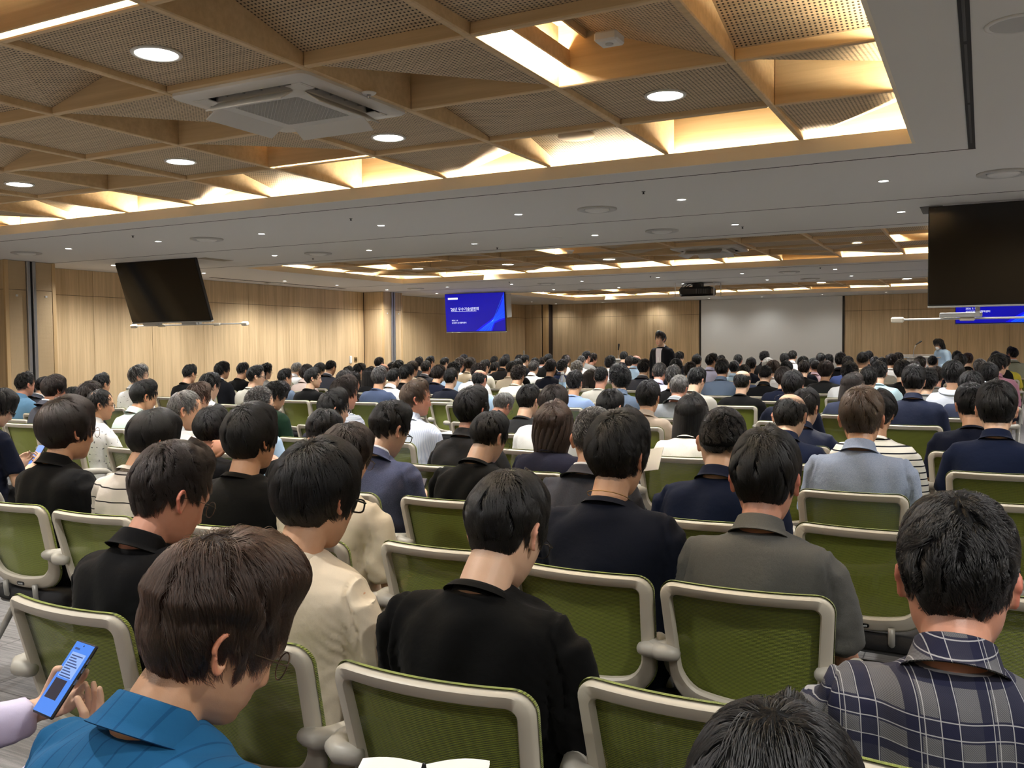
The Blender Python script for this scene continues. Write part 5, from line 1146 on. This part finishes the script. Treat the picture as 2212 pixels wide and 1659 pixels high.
p(1173, 771, 17, 'gblz', 'neat', 'brownblack'); p(1184, 764, 14, 'bk', 'neat'); p(1191, 776, 26, 'nvs', 'neat', yaw=8, bulk=1.2); p(1215, 776, 24, 'nvp', 'curly', yaw=24); p(1223, 766, 17, 'wht', 'mop', 'brownblack', fem=1); p(1247, 779, 25, 'wht', 'curly', 'grey')
p(1256, 768, 19, 'wht', 'crop', 'salt'); p(1266, 758, 17, 'gy', 'neat', yaw=12, gl='thin'); p(1281, 762, 14, 'bks', 'mop', 'brownblack', yaw=50); p(1319, 768, 25, 'wh', 'curly'); p(1348, 759, 16, 'gvest', 'neat', pitch=18); p(1374, 768, 22, 'lb', 'bald', yaw=14); p(1361, 768, 20, 'nv', 'mop', 'brownblack')
p(1392, 775, 29, 'gsuit', 'short', yaw=10); p(1242, 800, 34, 'lbt', 'short', bulk=1.1); p(1274, 797, 22, 'crl', 'long', 'brownblack', fem=1); p(1299, 792, 31, 'gyl', 'crop'); p(1466, 759, 19, 'suit', 'mop', yaw=30, pitch=0, gl='thin'); p(1461, 774, 27, 'nvs', 'mop', 'black')
p(1426, 783, 30, 'lv', 'neat', 'salt'); p(1456, 789, 33, 'bk', 'short', 'salt'); p(1491, 781, 27, 'crl', 'short', 'brownblack'); p(1506, 765, 22, 'cht', 'neat'); p(1537, 763, 28, 'lv', 'neat', yaw=36, pitch=0); p(1560, 775, 30, 'slate', 'short', bulk=1.14)
p(1558, 767, 16, 'nv', 'short'); p(1586, 779, 20, 'lb', 'short'); p(1594, 765, 19, 'gy', 'neat'); p(1622, 772, 21, 'nvs', 'neat'); p(1651, 758, 20, 'bkp', 'curly'); p(1607, 787, 30, 'bgt', 'thin'); p(1654, 789, 31, 'bkp', 'crop', bulk=1.1)
p(1659, 772, 24, 'wht', 'mop', 'white'); p(1670, 777, 30, 'wht', 'mop', 'brown'); p(1693, 791, 34, 'nv', 'bowl', 'brownblack'); p(1695, 762, 19, 'cht', 'short'); p(1712, 757, 19, 'wh', 'neat', bald=0); p(1735, 769, 24, 'nvs', 'short'); p(1699, 779, 28, 'wht', 'neat')
p(1738, 779, 27, 'bk', 'short', 'brownblack'); p(1762, 778, 21, 'pk', 'crop'); p(1757, 773, 20, 'bk', 'neat'); p(1773, 762, 19, 'gy', 'thin'); p(1790, 765, 21, 'nv', 'curly'); p(1816, 761, 19, 'suit', 'short'); p(1831, 769, 26, 'sblue', 'neat'); p(1836, 781, 33, 'wh', 'curly')
p(1864, 760, 30, 'cr', 'crop'); p(1876, 758, 19, 'bk', 'short'); p(1876, 791, 41, 'gy', 'neat'); p(1898, 780, 34, 'aqua', 'short', bulk=1.08); p(1891, 770, 20, 'wht', 'short'); p(1905, 772, 22, 'gyl', 'short'); p(1926, 764, 24, 'wht', 'curly', 'brownblack'); p(1941, 761, 17, 'lb', 'wave', 'brownblack')
p(1948, 776, 36, 'bks', 'wave', yaw=-8); p(2023, 791, 29, 'gy', 'neat', 'brownblack', strap=1); p(1988, 769, 26, 'cht', 'short', 'brownblack'); p(1974, 779, 22, 'gyl', 'wave', 'salt'); p(2014, 768, 19, 'slate', 'crop'); p(2068, 758, 21, 'bk', 'short'); p(2074, 764, 27, 'nv', 'mop')
p(2092, 762, 20, 'bks', 'short', 'brown', yaw=10); p(2118, 775, 29, 'wh', 'short', 'salt'); p(2152, 759, 24, 'bk', 'neat'); p(2171, 766, 18, 'ye', 'short', bulk=1.05); p(2187, 749, 22, 'sgr', 'short', yaw=-40, pitch=-2)
# ------------------------------------------------------------------ rows and places
rsP = random.Random(11)
for i, o in enumerate(PD):
    o['id'] = i
    o.setdefault('yaw', rsP.uniform(-5, 8)); o.setdefault('pitch', rsP.choice([4, 6, 10, 14, 20])); o.setdefault('bulk', rsP.uniform(.96, 1.08)); o.setdefault('lean', .02); o.setdefault('skin', rsP.choice([0, 0, 1, 1, 2]))
    th = math.radians(view_dir_angle(o['px'])-o['yaw']); S = ST[o['hair']]; wr = 2*math.hypot((.0765+S['side']*.8)*math.cos(th), (.098+S['back']*.6)*math.sin(th))
    o['wr_'] = wr; o['Dw'] = FPX*wr/o['w']
occ = []
for o in sorted(PD, key=lambda q: (-('row' in q), -q['w'])):
    best = None; bx = o['px']
    for k in ([o['row']] if 'row' in o else range(3, 20)):
        Y = ROWY(k)+.06+o.get('dy', 0); P = at_y(bx, o['py'], Y); D = (CM @ (P-[0, 0, CH]))[2]
        c = ((P[2]-1.285)/.045)**2+(math.log(D/o['Dw'])/.12)**2
        for (kk, X) in occ:
            if kk == k and abs(X-P[0]) < .50: c += 60*(1-abs(X-P[0])/.50)+4
        if best is None or c < best[0]: best = (c, k, P, D)
    c, k, P, D = best; occ.append((k, P[0])); o['k'] = k; o['Pt'] = P
    o['hs'] = float(np.clip(o['w']*D/(FPX*o['wr_']), .93, 1.13))
for o in PD:
    near = o['k'] <= 3 or 'L' in o
    o['pose'] = dict(ztop=float(o['Pt'][2]), yaw=o['yaw'], pitch=o['pitch'], lean=o['lean'], bulk=o['bulk'], hs=o['hs'], arms=o.get('arms', 'lap'), hair=ST[o['hair']]['top'])
    P = Pose(**o['pose']); a = math.radians(-o.get('tyaw', 0)); tx, ty = P.top[0]*math.cos(a)-P.top[1]*math.sin(a), P.top[0]*math.sin(a)+P.top[1]*math.cos(a)
    o['x'], o['y'] = float(o['Pt'][0]-tx), float(o['Pt'][1]-ty)
    D = o['Pt'][1]
    o['wr'] = 2.0 if D < 5 else 1.5
    o['vox'] = .0044 if D < 5 or o.get('voxel') else (.006 if D < 7.5 else .0085); o['cvox'] = .0085 if D < 2.4 else .0125 if D < 5 else (.016 if D < 7.5 else .022)
    if not near: o.setdefault('strands', 900)
    make_person(o, near)
# ------------------------------------------------------------------ labels that single each one out
HW = {'black': 'black', 'brownblack': 'dark brown', 'brown': 'brown', 'grey': 'grey', 'salt': 'greying', 'white': 'white', 'lbrown': 'brown'}
SW = {'bald': 'balding', 'thin': 'thinning', 'curly': 'curly', 'dense': 'dense', 'wave': 'wavy', 'crop': 'cropped', 'fade': 'cropped', 'long': 'long', 'mop': 'thick', 'bowl': 'smooth round', 'short': 'short', 'neat': 'neat', 'bob': 'bobbed', 'flip': 'swept'}
def zone(x):
    for lim, z in ((262, 'by the first left pillar'), (560, 'before the left panelled wall'), (790, 'left of the second pillar'), (935, 'by the second pillar'), (1112, 'below the blue slide screen'), (1300, 'before the front left corner'), (1400, 'near the left lectern microphone'),
                   (1482, 'below the standing man'), (1610, 'below the projector'), (1830, 'before the white projection screen'), (1960, 'right of the projection screen'), (2085, 'below the woman at the lectern')):
        if x < lim: return z
    return 'at the right edge'
desc = {}
for o in PD:
    if 'L' in o: continue
    d = f"{SW[o['hair']]} {HW[o['hc']].replace(' ', '-')}-haired person in {G[o['g']][4]}"; desc.setdefault((d, zone(o['px'])), []).append(o)
for (d, z), os_ in desc.items():
    os_.sort(key=lambda q: q['px'])
    for i, o in enumerate(os_): o['L'] = f'{d} {z}' if len(os_) == 1 else (f"{d} {z}, {ordn(i)} from left")
for o in PD: tag(o['obj'], o['L'], 'person', 'seated audience')
# ------------------------------------------------------------------ chairs under everybody, and the empty ones in view
import re
chairs = []
def add_chair(x, y, rz, k, who, label=None):
    global CHAIR
    if k <= 4:
        c = CHAIR if not chairs else copy_tree(CHAIR)
    else:
        c = put('conference_chair', CHAIR_FAR)
    c.location = (x, y, 0); c.rotation_euler = (0, 0, rz); chairs.append(c)
    lab = label or (who.split(' in ')[0] if False else None)
    tag(c, lab or who, 'chair', 'green mesh conference chairs'); return c
for o in sorted(PD, key=lambda q: q['k']):
    short = o['L'].split(',')[0]; ws = short.split()
    add_chair(o['x'], o['y']-.025, math.radians(rsP.uniform(-3, 3)), o['k'], '', 'chair of the '+' '.join(o['L'].replace(',', '').split()[:13]))
EMPTY = [(1490, 1500, 'empty green mesh chair in front of the cut-off head at the bottom'), (40, 1256, 'empty green mesh chair at the lower left edge, beside the phone'), (948, 1180, 'empty green mesh chair between two seated rows left of centre'),
         (1868, 1140, 'empty green mesh chair behind the grey knitted polo shirt'), (2150, 1085, 'empty green mesh chair at the right edge above the plaid shirt'), (-20, 1085, 'green mesh chair cut off by the left edge'), (80, 945, 'empty green mesh chair left of the black bowl-cut head'),
         (222, 962, 'empty green mesh chair right of the black bowl-cut head'), (34, 905, 'empty green mesh chair before the phone holder at far left'), (965, 869, 'empty green mesh chair right of the smiling person'), (646, 870, 'empty green mesh chair behind the black sweater'), (798, 869, 'empty green mesh chair right of the striped white shirt'), (2250, 1290, 'green mesh chair cut off at the right edge')]
for x, y, lab in EMPTY:
    P = at_z(x, y, ZT); k = round((P[1]+.24-1.88)/.905); X, Y = P[0], ROWY(k)
    if any(abs(c.location.x-X) < .42 and abs(c.location.y-P[1]-.24) < .42 for c in chairs): continue
    add_chair(X, P[1]+.24, math.radians(rsP.uniform(-3, 3)), min(k, 4), '', lab)
# ------------------------------------------------------------------ the standing man, the woman at the lectern, lecterns, microphones
from mathutils.bvhtree import BVHTree
def front_patch(me, x0, x1, z0, z1, mat, name, parent, off=.004, nx=7, nz=16, top=None):
    """a strip of cloth hugging the chest of a garment"""
    v = coords(me); bv = BVHTree.FromPolygons([Vector(q) for q in v], [tuple(p_.vertices) for p_ in me.polygons]); V = []
    for j in range(nz):
        z = z0+(z1-z0)*j/(nz-1); row = []
        a, b_ = (x0, x1) if top is None else top(j/(nz-1))
        for i in range(nx):
            x = a+(b_-a)*i/(nx-1); h = bv.ray_cast(Vector((x, 1., z)), Vector((0, -1, 0))); y = h[0].y if h[0] else .05; row.append((x, y+off, z))
        V.append(row)
    V = np.array(V); b = MB(); b.grid(V, flip=True); b.grid(V-[0, .003, 0]); return b.build(name, mat, parent, True)
def standing_legs(z):
    b = MB()
    for q in (-1, 1): b.tube([(q*.085, 0, z+.05), (q*.09, .01, z-.15), (q*.095, .01, .5), (q*.10, -.01, .1)], [.095, .085, .062, .052], 14)
    b.rings([(0, 0, z-.05, .15, .11), (0, 0, z+.08, .168, .12), (0, 0, z+.16, .155, .112)], 24); me = remesh(b, .02, 2, 'trousers'); me.materials.append(None); return me
def stander(P, rz, pose, g, hair, hc, label, tr=0, fem=0., hseed=0, inner=True, **f):
    mat, gname, sleeve, collar, words = G[g]; q = Pose(**pose); me = q.skin(voxel=.005, fem=fem, **f); paint(me, coords(me), q.Mh, hair); me.materials.append(None)
    ch = q.cloth(sleeve, voxel=.014, seed=3, g=.014); r = put('person', me); omat(r, SKIN[0]); r.location = P; r.rotation_euler = (0, 0, rz)
    h = omat(put('hair', get_cap(hair, hseed), r, M=bmat(q.Mh)), CAPM[hc]); s = omat(put('hair_strands', get_strands(hair, hseed, 3000), h), STRM[hc]); s['kind'] = 'stuff'
    c = omat(put(gname, ch, r), mat); omat(put('collar', q.band(collar), r), mat); omat(put('trousers', standing_legs(q.stand), r), TRM[tr]); omat(put('shoes', SHOES, r, (0, -.44, 0)), SHM[0])
    if collar == 'jacket': omat(put('shirt_collar', q.band('inner'), r), INNER)
    tag(r, label, 'person', 'people standing at the front'); return r, q, ch
# head position -> root
def place(x, y, D, q_pose, rz):
    P = ray(x, y)*D+[0, 0, CH]; q_pose['ztop'] = float(P[2]); q = Pose(**q_pose); c, s = math.cos(rz), math.sin(rz)
    return (P[0]-(c*q.top[0]-s*q.top[1]), P[1]-(s*q.top[0]+c*q.top[1]), 0), q_pose
po = dict(yaw=6, pitch=2, lean=.0, bulk=1.02, arms='down', stand=.93, hair=.03)
rz = PI-math.radians(14)
loc, po = place(1426, 716, 16.9, po, rz)
man, q, ch = stander(loc, rz, po, 'suit', 'wave', 'black', 'standing man in black suit jacket over an open white shirt, facing the audience', 0)
zc = q.c7[2]
front_patch(ch, -.05, .05, 1.0, zc-.03, cloth('white_dress_shirt', (222, 214, 218)).mat, 'shirt_front', man, .005, 9, 18, lambda f: (-.052-.012*f, .052+.012*f))
for s in (-1, 1): front_patch(ch, 0, 0, 1.05, zc-.06, cloth('black_lapel', (22, 23, 28)).mat, 'lapel', man, .009, 4, 14, lambda f, s=s: tuple(sorted((s*(.05+.012*f), s*(.055+.012*f+.055*math.sin(PI*min(1., f*.9)))))))
b = MB().box((-.012, .0, 0), (.012, .004, .07), bev=.002); o = b.build('name_badge', PAPER, man); v = q.c7; o.location = (-.0, .13, zc-.27)
po = dict(yaw=-8, pitch=24, lean=.10, bulk=.94, arms='wide', stand=.86, hair=.03); rz = PI/2+math.radians(38)
loc, po = place(2027, 731, 22.0, po, rz)
wom, q, ch = stander(loc, rz, po, 'lb', 'bob', 'black', 'woman with wavy black hair, white mask and pale blue shirt behind the lectern', 1, .8, 1)
b = MB(); V = []
for j in range(7):
    z = -.03-.075*j/6; w = .052-.016*abs(j/6-.3); a = np.linspace(-1, 1, 11); V.append(np.stack([a*w, .112-.052*a*a-.012*abs(j/6-.35), np.full(11, z)], 1))
V = np.array(V); b.grid(V, flip=True); b.grid(V-[0, .004, 0]); b.build('face_mask', PAPER, wom, True).matrix_local = bmat(q.Mh)
def microphone(parent, base, tipdir, ln=.38):
    b0 = np.array(base); d = np.array(tipdir, float); d /= np.linalg.norm(d)
    pts = [b0, b0+[0, 0, ln*.45], b0+[0, 0, ln*.7]+d*.04, b0+[0, 0, ln*.85]+d*ln*.25]
    MB().tube(pts, .008, 8).build('gooseneck', CHROME, parent, True); e = pts[-1]; MB().tube([e, e+d*.07, e+d*.13], [.014, .018, .022], 12, round_ends=True).build('microphone', BLACK, parent, True)
P = ray(1991, 771)*21.7+[0, 0, CH]; t = empty('lectern', (P[0], P[1], 0), math.radians(20)); tag(t, 'clear and white lectern with gooseneck microphone beside the woman', 'lectern'); zt = P[2]
MB().box((-.36, -.25, zt-.03), (.36, .25, zt), bev=.006).build('desk_top', CLEAR, t); MB().box((-.36, .22, zt), (.36, .24, zt+.06), bev=.004).build('front_lip', CLEAR, t)
MB().box((-.30, -.15, .04), (.30, .16, zt-.03), bev=.01).build('body', WHITE, t); MB().box((-.4, -.3, 0), (.4, .3, .04), bev=.01).build('foot', WHITE, t); microphone(t, (-.16, .1, zt), (.7, -.1, .5), .30)
MB().box((-.02, -.14, zt), (.20, .06, zt+.012), bev=.002).build('papers', PAPER, t)
P = ray(1343, 775)*22.2+[0, 0, CH]; t = empty('lectern', (P[0], P[1], 0), math.radians(-12)); tag(t, 'pale grey lectern with upright microphone left of the standing man', 'lectern'); zt = P[2]
MB().box((-.30, -.22, zt-.03), (.30, .22, zt), bev=.008).build('desk_top', GREYP, t); MB().box((-.26, -.16, .04), (.26, .16, zt-.03), bev=.02).build('body', GREYP, t); MB().box((-.34, -.26, 0), (.34, .26, .04), bev=.01).build('foot', GREYP, t)
microphone(t, (-.10, .0, zt), (.1, 0, 1), .2)
# the person cut off by the left edge, holding a telephone in both hands
PHC = ray(146, 1468)*1.9+[0, 0, CH]
rx, ry = PHC[0]-.03, PHC[1]-.42
l = PHC-[rx, ry, 0]
wabs = (((l[0]-.105, l[1]+.0, l[2]-.085), (.80, .42, .42), (-.12, .76, -.64), (.22, 1.7)), ((l[0]+.062, l[1]-.035, l[2]-.145), (-.10, .58, .80), (.22, .74, -.62), (.22, 1.6)))
o = dict(id=901, g='lav', hair='short', hc='black', x=rx, y=ry, pose=dict(ztop=1.30, yaw=4, pitch=26, lean=.0, bulk=1.0, hs=1.0, wabs=wabs), vox=.0042, cvox=.0105, skin=0, wr=2.0, px=-60, py=1100, k=-1, strands=3000)
tag(make_person(o, True), 'person cut off by the left edge, hands holding a phone, lilac-white sleeves', 'person', 'seated audience')
add_chair(rx, ry+.0, 0, 0, '', 'green mesh chair of the person holding the phone at the bottom left edge')
# ------------------------------------------------------------------ telephones, tablet, papers, small belongings
PSCR = emit('phone_blue_screen', (74, 140, 246), .9); PBUB = emit('phone_pale_bubble', (150, 184, 244), .95); PDARK = emit('phone_dark_picture', (44, 34, 60), .6); PTXT = emit('phone_text', (60, 84, 150), .7)
def phone(M, label, detail=False, dark=False, w=.075, h=.160):
    t = empty('phone'); t.matrix_world = M; tag(t, label, 'phone')
    MB().box((-w/2, -.0085, -h/2), (w/2, 0, h/2), bev=.003).build('case', BLACK, t)
    s = MB().box((-w/2+.003, -.0095, -h/2+.004), (w/2-.003, -.0086, h/2-.004)).build('screen', PDARK if dark else PSCR, t)
    if detail:
        MB().box((-w/2+.012, -.0099, .0), (w/2-.012, -.0096, h/2-.026)).build('message_bubble', PBUB, s); MB().box((-w/2+.012, -.0099, -.046), (w/2-.02, -.0096, -.004)).build('picture', PDARK, s)
        for i in range(9):
            MB().box((-w/2+.016, -.0102, h/2-.034-i*.0056), (w/2-.017-.006*((i*7) % 4), -.01, h/2-.0315-i*.0056)).build('text_line', PTXT, s)
        for z in (.045, .025, .0): MB().box((w/2-.001, -.006, z-.006), (w/2+.0015, -.002, z+.006)).build('button', CHROME, t)
        MB().box((-w/2+.012, -.0099, h/2-.02), (-w/2+.03, -.0096, h/2-.016)).build('title', PTXT, s); MB().lathe([(0, 0), (.002, 0)], 8, M=Matrix.Translation((0, -.0099, h/2-.010)) @ Matrix.Rotation(PI/2, 4, 'X')).build('camera_hole', BLACK, s)
    return t
phone(Matrix.Translation(PHC) @ Matrix.Rotation(math.radians(-8), 4, 'Z') @ Matrix.Rotation(math.radians(-40), 4, 'X'), 'large phone with lit blue chat screen held at the lower left', True)
for o in PD:
    P = o['P']
    if o.get('ph') and o['id'] < 200:
        m = (P.wr[0]+P.wr[1])/2+(P.hd[0]/np.linalg.norm(P.hd[0])+P.hd[1]/np.linalg.norm(P.hd[1]))*.045+np.array([0, .03, .03]); 
        phone(Matrix.Translation((o['x']+m[0], o['y']+m[1], o['dz']+m[2])) @ Matrix.Rotation(math.radians(-35), 4, 'X'), 'phone in the hands of '+' '.join(o['L'].split()[:11]), False, o['id'] % 2 == 1)
    if o.get('tablet'):
        m = (P.wr[0]+P.wr[1])/2+np.array([-.13, .12, .14]); t = empty('tablet'); t.matrix_world = Matrix.Translation((o['x']+m[0], o['y']+m[1], m[2])) @ Matrix.Rotation(math.radians(-28), 4, 'X') @ Matrix.Rotation(math.radians(7), 4, 'Y')
        tag(t, 'tablet with pale lit document beside the bowed shaved nape', 'tablet'); MB().box((-.10, -.007, -.125), (.10, 0, .125), bev=.003).build('case', BLACK, t)
        s = MB().box((-.094, -.008, -.119), (.094, -.0071, .119)).build('screen', emit('tablet_page', (196, 202, 246), .8), t)
        for i in range(4): MB().box((-.07+i*.03, -.0084, .07), (-.052+i*.03, -.0081, .095)).build('figure', PTXT, s)
        MB().box((-.08, -.0084, .045), (-.02, -.0081, .052)).build('text_line', PTXT, s)
    R4 = bmat(P.Mh)
    if o.get('chain'):
        a = np.linspace(0, 2*PI, 40, endpoint=False); c = P.c7; b = MB(); Q = np.stack([.067*np.cos(a), .068*np.sin(a)+.004, .012-.03*np.sin(a)], 1)+c; b.tube(np.vstack([Q, Q[:2]]), .0016, 6); b.build('neck_chain', simple('gold_chain', (196, 156, 96), .3, 1.), o['obj'], True)
    if o.get('gltop'):
        gl = omat(put('glasses', GL['thin'], o['obj'], M=R4 @ Matrix.Translation((0, -.035, .095)) @ Matrix.Rotation(math.radians(28), 4, 'X')), GLM['thin'])
    if o.get('strap'):
        bm = None
        for ch_ in o['obj'].children:
            if ch_.name.split('.')[0] in ('shirt', 'hoodie'): bm = ch_.data
        v = coords(bm); bv = BVHTree.FromPolygons([Vector(q_) for q_ in v], [tuple(p_.vertices) for p_ in bm.polygons]); V = []
        for f in np.linspace(0, 1, 18):
            x = .10-.22*f; z = P.c7[2]-.055-.34*f; row = []
            for dx in (-.018, .018):
                h = bv.ray_cast(Vector((x+dx, -1., z+dx*.4)), Vector((0, 1, 0))); row.append((x+dx, (h[0].y if h[0] else -.1)-.006, z+dx*.4))
            V.append(row)
        V = np.array(V); b = MB(); b.grid(V); b.grid(V+[0, .004, 0], flip=True); b.build('bag_strap', DARKGREY, o['obj'], True)
    if o.get('lanyard'):
        a = np.linspace(0, 2*PI, 36, endpoint=False); c = P.c7; Q = np.stack([.078*np.cos(a), .08*np.sin(a)-.004, -.002-.05*np.clip(np.sin(a), 0, 1)], 1)+c; MB().tube(np.vstack([Q, Q[:2]]), .006, 6).build('lanyard', simple('red_lanyard', (176, 56, 60), .7), o['obj'], True)
    if o.get('printed'):
        z0 = P.c7[2]
        for body, dz_, sz in (('MOUNTAIN', -.20, .052), ('CLUB LOCAL', -.245, .046)):
            text(body, sz, LETTER, o['obj'], Matrix.Translation((0, -.172, z0+dz_)) @ Matrix.Rotation(math.radians(84), 4, 'X'), 'lettering', 'CENTER', .001)
# open notebook and pen at the bottom edge
P = ray(905, 1700)*1.55+[0, 0, CH]; t = empty('notebook', P, math.radians(24)); tag(t, 'open white notebook at the bottom edge', 'notebook')
for s in (-1, 1):
    u = np.linspace(0, 1, 9); V = []
    for q_ in (-.10, .08):
        V.append(np.stack([s*.115*u, np.full(9, q_), .012*np.sin(u*PI*.75)+.002], 1))
    V = np.array(V); b = MB(); b.grid(V, flip=s < 0); b.grid(V-[0, 0, .004], flip=s > 0); b.build('page', PAPER, t, True)
P = ray(914, 1668)*1.5+[0, 0, CH]; t = empty('pen', P); tag(t, 'black pen standing in the fold of the open notebook', 'pen')
MB().tube([(0, 0, -.05), (0, .002, .004), (0, .003, .012)], [.0048, .0048, .0032], 10, round_ends=True).build('barrel', BLACK, t, True); MB().box((-.001, -.0075, -.02), (.001, -.0045, .008)).build('clip', CHROME, t)
P = ray(1400, 996)*3.1+[0, 0, CH]; t = MB().box((-.05, -.001, -.04), (.05, .001, .05)).build('paper_sheet', PAPER); t.matrix_world = Matrix.Translation(P) @ Matrix.Rotation(math.radians(-40), 4, 'X') @ Matrix.Rotation(math.radians(-16), 4, 'Z'); tag(t, 'white printed sheet held before the navy sweater with neck chain', 'paper')
P = at_z(975, 935, .62); t = MB().box((-.10, -.14, 0), (.10, .14, .004)).build('paper_sheet', PAPER); t.location = P; tag(t, 'white handout lying on a lap right of the smiling person', 'paper')
P = ray(1215, 828)*8.2+[0, 0, CH]; t = empty('water_bottle', (P[0], P[1], P[2]-.1)); tag(t, 'small clear water bottle with pale blue label held up in the middle rows', 'bottle')
MB().lathe([(0, 0), (.03, .0), (.032, .02), (.032, .13), (.014, .17), (.013, .185), (0, .185)], 14).build('bottle', CLEAR, t, True); MB().lathe([(.0325, .05), (.0325, .11)], 14).build('label', simple('pale_blue_label', (170, 206, 236), .5), t); MB().lathe([(0, .205), (.014, .205), (.015, .185), (0, .185)], 12).build('cap', WHITE, t)
